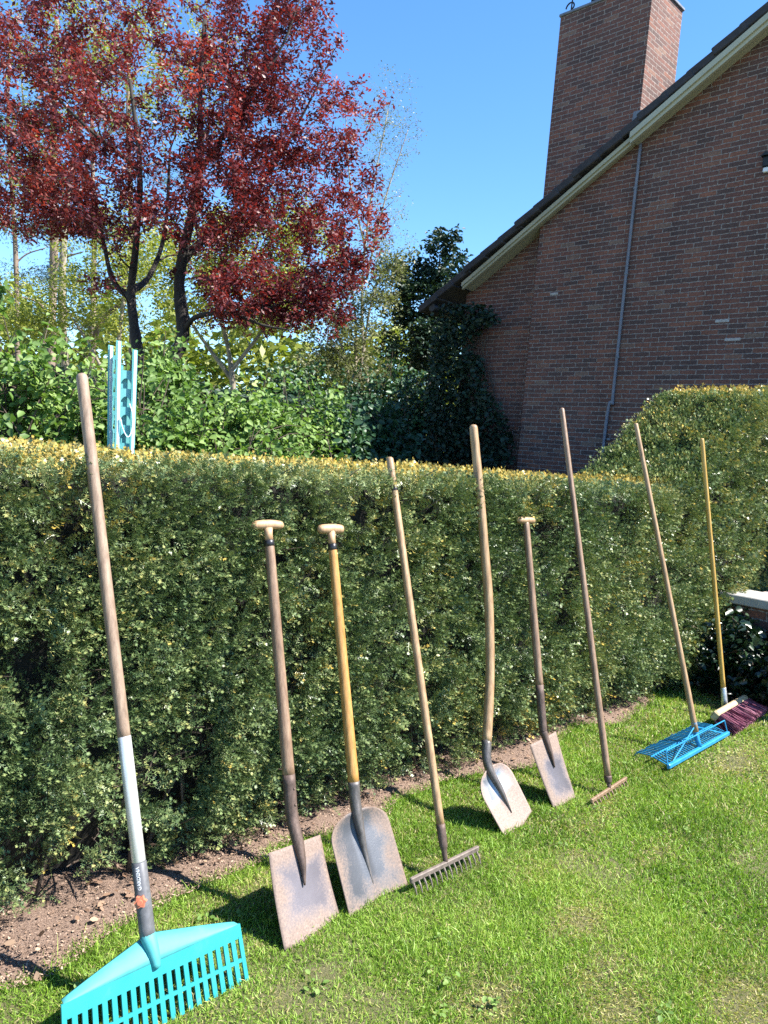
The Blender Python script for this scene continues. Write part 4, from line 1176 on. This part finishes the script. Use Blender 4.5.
def woodland():
    n = 16000
    px_ = -160 + 700 * rng.random(n); D = 42 + 10 * rng.random(n)
    p = np.array([at(x, 430, d) for x, d in zip(px_, D)])
    h = 5.6 + 4.2 * vnoise(np.stack([px_, px_ * 0, px_ * 0], 1), .03, 95)
    p[:, 2] = .1 + h * rng.random(n) ** .8
    o = leaf_cloud('woodland', p, .75, M['spring'], None, np.clip(.15 + .6 * (rng.random(n) - .5), 0, 1), '4', .5, .8, .2)
    tag(o, 'distant green wood closing the horizon behind the garden', 'wood', kind='stuff')
woodland()

def shrub(label, x, y, h, r, leaf, size, n_canes, per, name='leafy_shrub', group=None, spread=.16, lean=.25, cond=None, bare=.25, gap=0.0, tb=0.0, stem='twig'):
    root = thing(name, (x, y, 0), label, 'shrub', group)
    mb = MB(); Q = []
    for i in range(n_canes):
        a = v3(x + rng.normal() * r * .35, y + rng.normal() * r * .3, 0)
        th = rng.random() * 6.283; rr = r * rng.random() ** .6
        hh = h * rng.uniform(.72, 1.0) * (1 - .22 * (rr / r) ** 2)
        b = v3(x + math.cos(th) * rr, y + math.sin(th) * rr * .8, hh)
        m = (a + b) / 2 + v3(rng.normal() * .06, rng.normal() * .06, .12 * h)
        P = smooth_path([a, m, b], 12)
        mb.tube(P, np.linspace(.011, .003, len(P)), 5, cap=False)
        k0 = int(len(P) * bare)
        Q.append(P[k0:])
        for s_ in range(3):
            j = rng.integers(k0, len(P) - 1); e = P[j] + rand_dirs(1)[0] * [.28, .28, .15] + v3(0, -.03, .06)
            S_ = smooth_path([P[j], (P[j] + e) / 2 + v3(0, 0, .03), e], 4); mb.tube(S_, np.linspace(.005, .002, len(S_)), 4, cap=False); Q.append(S_)
    mb.build('stems', M[stem], root, True)
    q = leaves_on(Q, per, spread); q = q[(q[:, 2] > .05) & (vnoise(q, 3.2, int(abs(x) * 13) + 3) + .25 * rng.random(len(q)) > .42 + gap)]
    t = .45 + tb + .5 * (vnoise(q, 2.5, 81) - .5) + .5 * (rng.random(len(q)) - .5) + .12 * (q[:, 2] / h - .6)
    leaf_cloud('foliage', q, size, M[leaf], root, np.clip(t, 0, 1), '6', .9, .95, .35, face=(-.15, -.35, 0))
    return root

def shrubs():
    G = 'bright green shrubs behind the hedge'
    spots = [(1.05, 5.5, 2.15, .68, 'bright green shrub at the far left edge, above the hedge'),
             (2.0, 6.0, 2.48, .80, 'tall bright green shrub left of the turquoise post'),
             (2.85, 5.6, 2.15, .58, 'bright green shrub directly behind the turquoise post'),
             (3.35, 6.3, 2.48, .66, 'highest bright green shrub, just right of the turquoise post'),
             (4.05, 6.0, 2.22, .60, 'bright green shrub below the curved black trunk'),
             (4.75, 6.2, 2.28, .60, 'bright green shrub below the right half of the red tree')]
    for (x, y, h, r, lab) in spots:
        shrub(lab, x, y, h, r, 'shrub', .058, 38, 50, group=G, bare=.38, gap=.10)
    for (x, y, h, r, lab) in [(1.3, 4.9, 1.72, .45, 'low bright green shrub at the left, just above the hedge top'), (3.75, 5.3, 1.80, .5, 'low bright green shrub above the hedge between the first two long poles'), (4.45, 5.8, 1.86, .38, 'low bright green shrub left of the shaded dark shrubs')]:
        shrub(lab, x, y, h, r, 'shrub', .055, 28, 44, group=G, bare=.2, gap=.06)
    # dark shrubs towards the house; their shade is put into the leaf colour
    for (x, y, h, r, lab) in [(9.3, 11.6, 3.3, 1.1, 'dark shaded shrub left of the tallest dark shrub'), (10.2, 10.4, 3.6, 1.05, 'tallest dark shaded shrub, above the long bent pole'), (10.0, 9.1, 3.0, .9, 'dark shaded shrub against the ivy of the house'), (8.4, 11.3, 2.9, .9, 'dark shaded shrub beside the bright green ones'), (8.8, 9.8, 2.2, .8, 'low dark shaded shrub behind the hedge top'), (5.9, 6.9, 2.2, .55, 'shade-coloured dark green shrub that ends the row of bright green ones'), (6.9, 7.3, 2.15, .6, 'shade-coloured dark green shrub left of the long bent pole top')]:
        shrub(lab, x, y, h, r, 'shade_shrub', .085, 50, 40, name='dark_shrub', group='dark shrubs with shade put into the leaf colour', bare=.08, spread=.24)
    # dark hedge closing the view behind the shrubs
    root = thing('back_hedge', (4.5, 8.2, 0), 'dark flat topped hedge half hidden behind the bright green shrubs', 'hedge')
    mb = MB(); mb.span((.6, 7.9, 0), (8.0, 8.6, 1.98)); mb.build('interior', M['core_shade'], root)
    n = 15000
    x = .5 + 7.6 * rng.random(n); u = rng.random(n)
    top = rng.random(n) < .3
    p = np.stack([x, np.where(top, 7.8 + .85 * u, 7.84 + .08 * rng.random(n)), np.where(top, 1.96 + .09 * rng.random(n), .1 + 1.9 * u)], 1)
    p += rng.normal(size=(n, 3)) * .03
    leaf_cloud('foliage', p, .10, M['ever'], root, np.clip(.35 + .5 * (rng.random(n) - .5), 0, 1), '4', .6, .8, .1, face=(0, -.5, 0))
    # ivy on the recessed wall by the eave
    n = 9500
    y = 6.85 + 1.65 * rng.random(n); z = 3.9 * rng.random(n)
    ymin = np.interp(z, [0, 1.2, 2.2, 2.6, 3.2, 3.6, 3.9], [6.55, 6.75, 7.0, 7.35, 7.75, 7.45, 7.55])
    p = np.stack([9.60 - .28 * rng.random(n) ** 1.5, y, z], 1)
    p[:, 0] -= .25 * vnoise(p, 2.2, 91)
    p = p[(y > ymin + (vnoise(p, 3, 92) - .5) * .5)]
    root = thing('ivy', (9.5, 7.7, 0), 'dark ivy climbing the house wall up to the roof eave', 'climber')
    mb = MB()
    for i in range(14):
        yy = 7.0 + 1.2 * rng.random()
        mb.tube(smooth_path([(9.62, yy, 0), (9.60, yy + rng.normal() * .15, 1.0), (9.60, yy + .2 + rng.normal() * .15, 2.1), (9.58, 7.85 + rng.normal() * .2, 3.3 + .5 * rng.random())], 18), np.linspace(.018, .005, 19), 5)
    mb.build('stems', M['twig'], root, True)
    leaf_cloud('foliage', p, .072, M['ever'], root, np.clip(.3 + .6 * (rng.random(len(p)) - .5), 0, 1), '6', .3, 1.0, .4, face=(-.8, 0, 0))
    # trailing shoots poking over the eave
    # glossy dark shrubs in front of the low wall
    for (x, y, h, r, lab) in [(5.52, 2.0, .50, .25, 'dark glossy-leaved shrub in front of the low wall, right behind the broom'), (5.58, 1.60, .50, .20, 'dark glossy-leaved shrub at the right edge below the stone coping')]:
        shrub(lab, x, y, h, r, 'gloss', .056, 40, 20, name='glossy_shrub', group='dark glossy shrubs by the low wall', bare=.05, spread=.10)
shrubs()

# ------------------------------------------------------------------ turquoise perforated post
M['faded'] = noise_mat('faded_turquoise', [(.3, (.06, .34, .35)), (.7, (.20, .47, .47))], (20, 20, 5), 6, .45)
def post():
    c = v3(1.93, 4.0, 0)
    root = thing('perforated_post', c, 'tall turquoise perforated upright with painted white highlights standing among shrubs behind the hedge', 'post')
    rt = nrm(v3(.93, -.36, 0)); fd = nrm(v3(.36, .93, 0))
    def p(x, y, z): return c + rt * (x * 1.05 * (1 + .16 * (z - 1.75)) - .035 * (z - 1.75) - .006) + fd * y + UP * z
    H = 1.955
    for (x, y, w_, dz) in ((-.056, .02, .028, -.012), (-.022, -.03, .028, .012), (.058, -.0, .028, -.022)):
        mb = MB()
        a, b = p(x, y, .0), p(x, y, H + dz); d = nrm(b - a); L_ = np.linalg.norm(b - a)
        mb.box((a + b) / 2, (w_, .010, L_), rt, fd, d, .002)
        mb.box((a + b) / 2 - rt * (w_ / 2 - .003) - fd * .014, (.006, .018, L_), rt, fd, d)
        up_ = mb.build('upright', M['faded'], root)
        mb = MB(); mb.box((a + b) / 2 - fd * .0072 + rt * .003, (w_ * .5, .004, L_ * .997), rt, fd, d); mb.build('strip', M['white'], up_)  # white strip paints the highlight down each upright
    def web(xa, xb, y, pitch, z0):
        mb = MB(); z = z0
        while z < H - .10:
            n = 9
            lo = [(xa + (xb - xa) * i / (n - 1), z - .012 - .030 * (2 * i / (n - 1) - 1) ** 2) for i in range(n)]     # arched soffit of each hole below
            mb.prism([(xb, z + .030), (xa, z + .030)] + lo, y, y + .006, lambda u, v, w_: p(u, w_, v))
            mb.prism([(xa, z + .031), (xa + .012, z + .031), (xa + .012, z + pitch - .043), (xa, z + pitch - .043)], y, y + .006, lambda u, v, w_: p(u, w_, v))
            z += pitch
        return mb
    web(-.008, .045, -.006, .098, .22).build('web', M['faded'], root)
    web(-.043, -.036, .0, .098, .17).build('web', M['faded'], root)
    mb = MB(); mb.span((0, 0, 0), (.001, .001, .001))
    a, b = p(.020, .035, .1), p(.020, .035, H - .16)
    mb = MB(); mb.box((a + b) / 2, (.055, .006, np.linalg.norm(b - a)), rt, fd, nrm(b - a)); mb.build('back_panel', M['faded'], root)
    mb = MB(); mb.tube(smooth_path([p(-.01, -.045, 1.56), p(.005, -.05, 1.50), p(.03, -.05, 1.46), p(.05, -.045, 1.50), p(.052, -.045, 1.58), p(.035, -.045, 1.64)], 24), .003, 6); mb.build('cord', M['white'], root, True)
post()

# ------------------------------------------------------------------ unseen conifer column, added to cast shade on the hedge end
def conifer():
    root = thing('shade_conifer', (7.9, .75, .598), 'unseen conifer column added out of frame at right to shade the hedge end', 'conifer')
    mb = MB(); mb.tube([(7.9, .75, .598), (7.9, .75, 2.0), (7.9, .75, 3.3)], [.06, .05, .02], 8); mb.build('trunk', M['twig'], root)
    n = 5200; a = rng.random(n) * 6.283; z = .7 + 2.3 * rng.random(n); r = .62 * (1 - .25 * ((z - .7) / 2.3) ** 2) * (1 - .15 * rng.random(n))
    p = np.stack([7.9 + r * np.cos(a), .75 + r * np.sin(a), z], 1)
    leaf_cloud('foliage', p, .13, M['ever'], root, rng.random(n), '4', .5, .9, .2)
conifer()
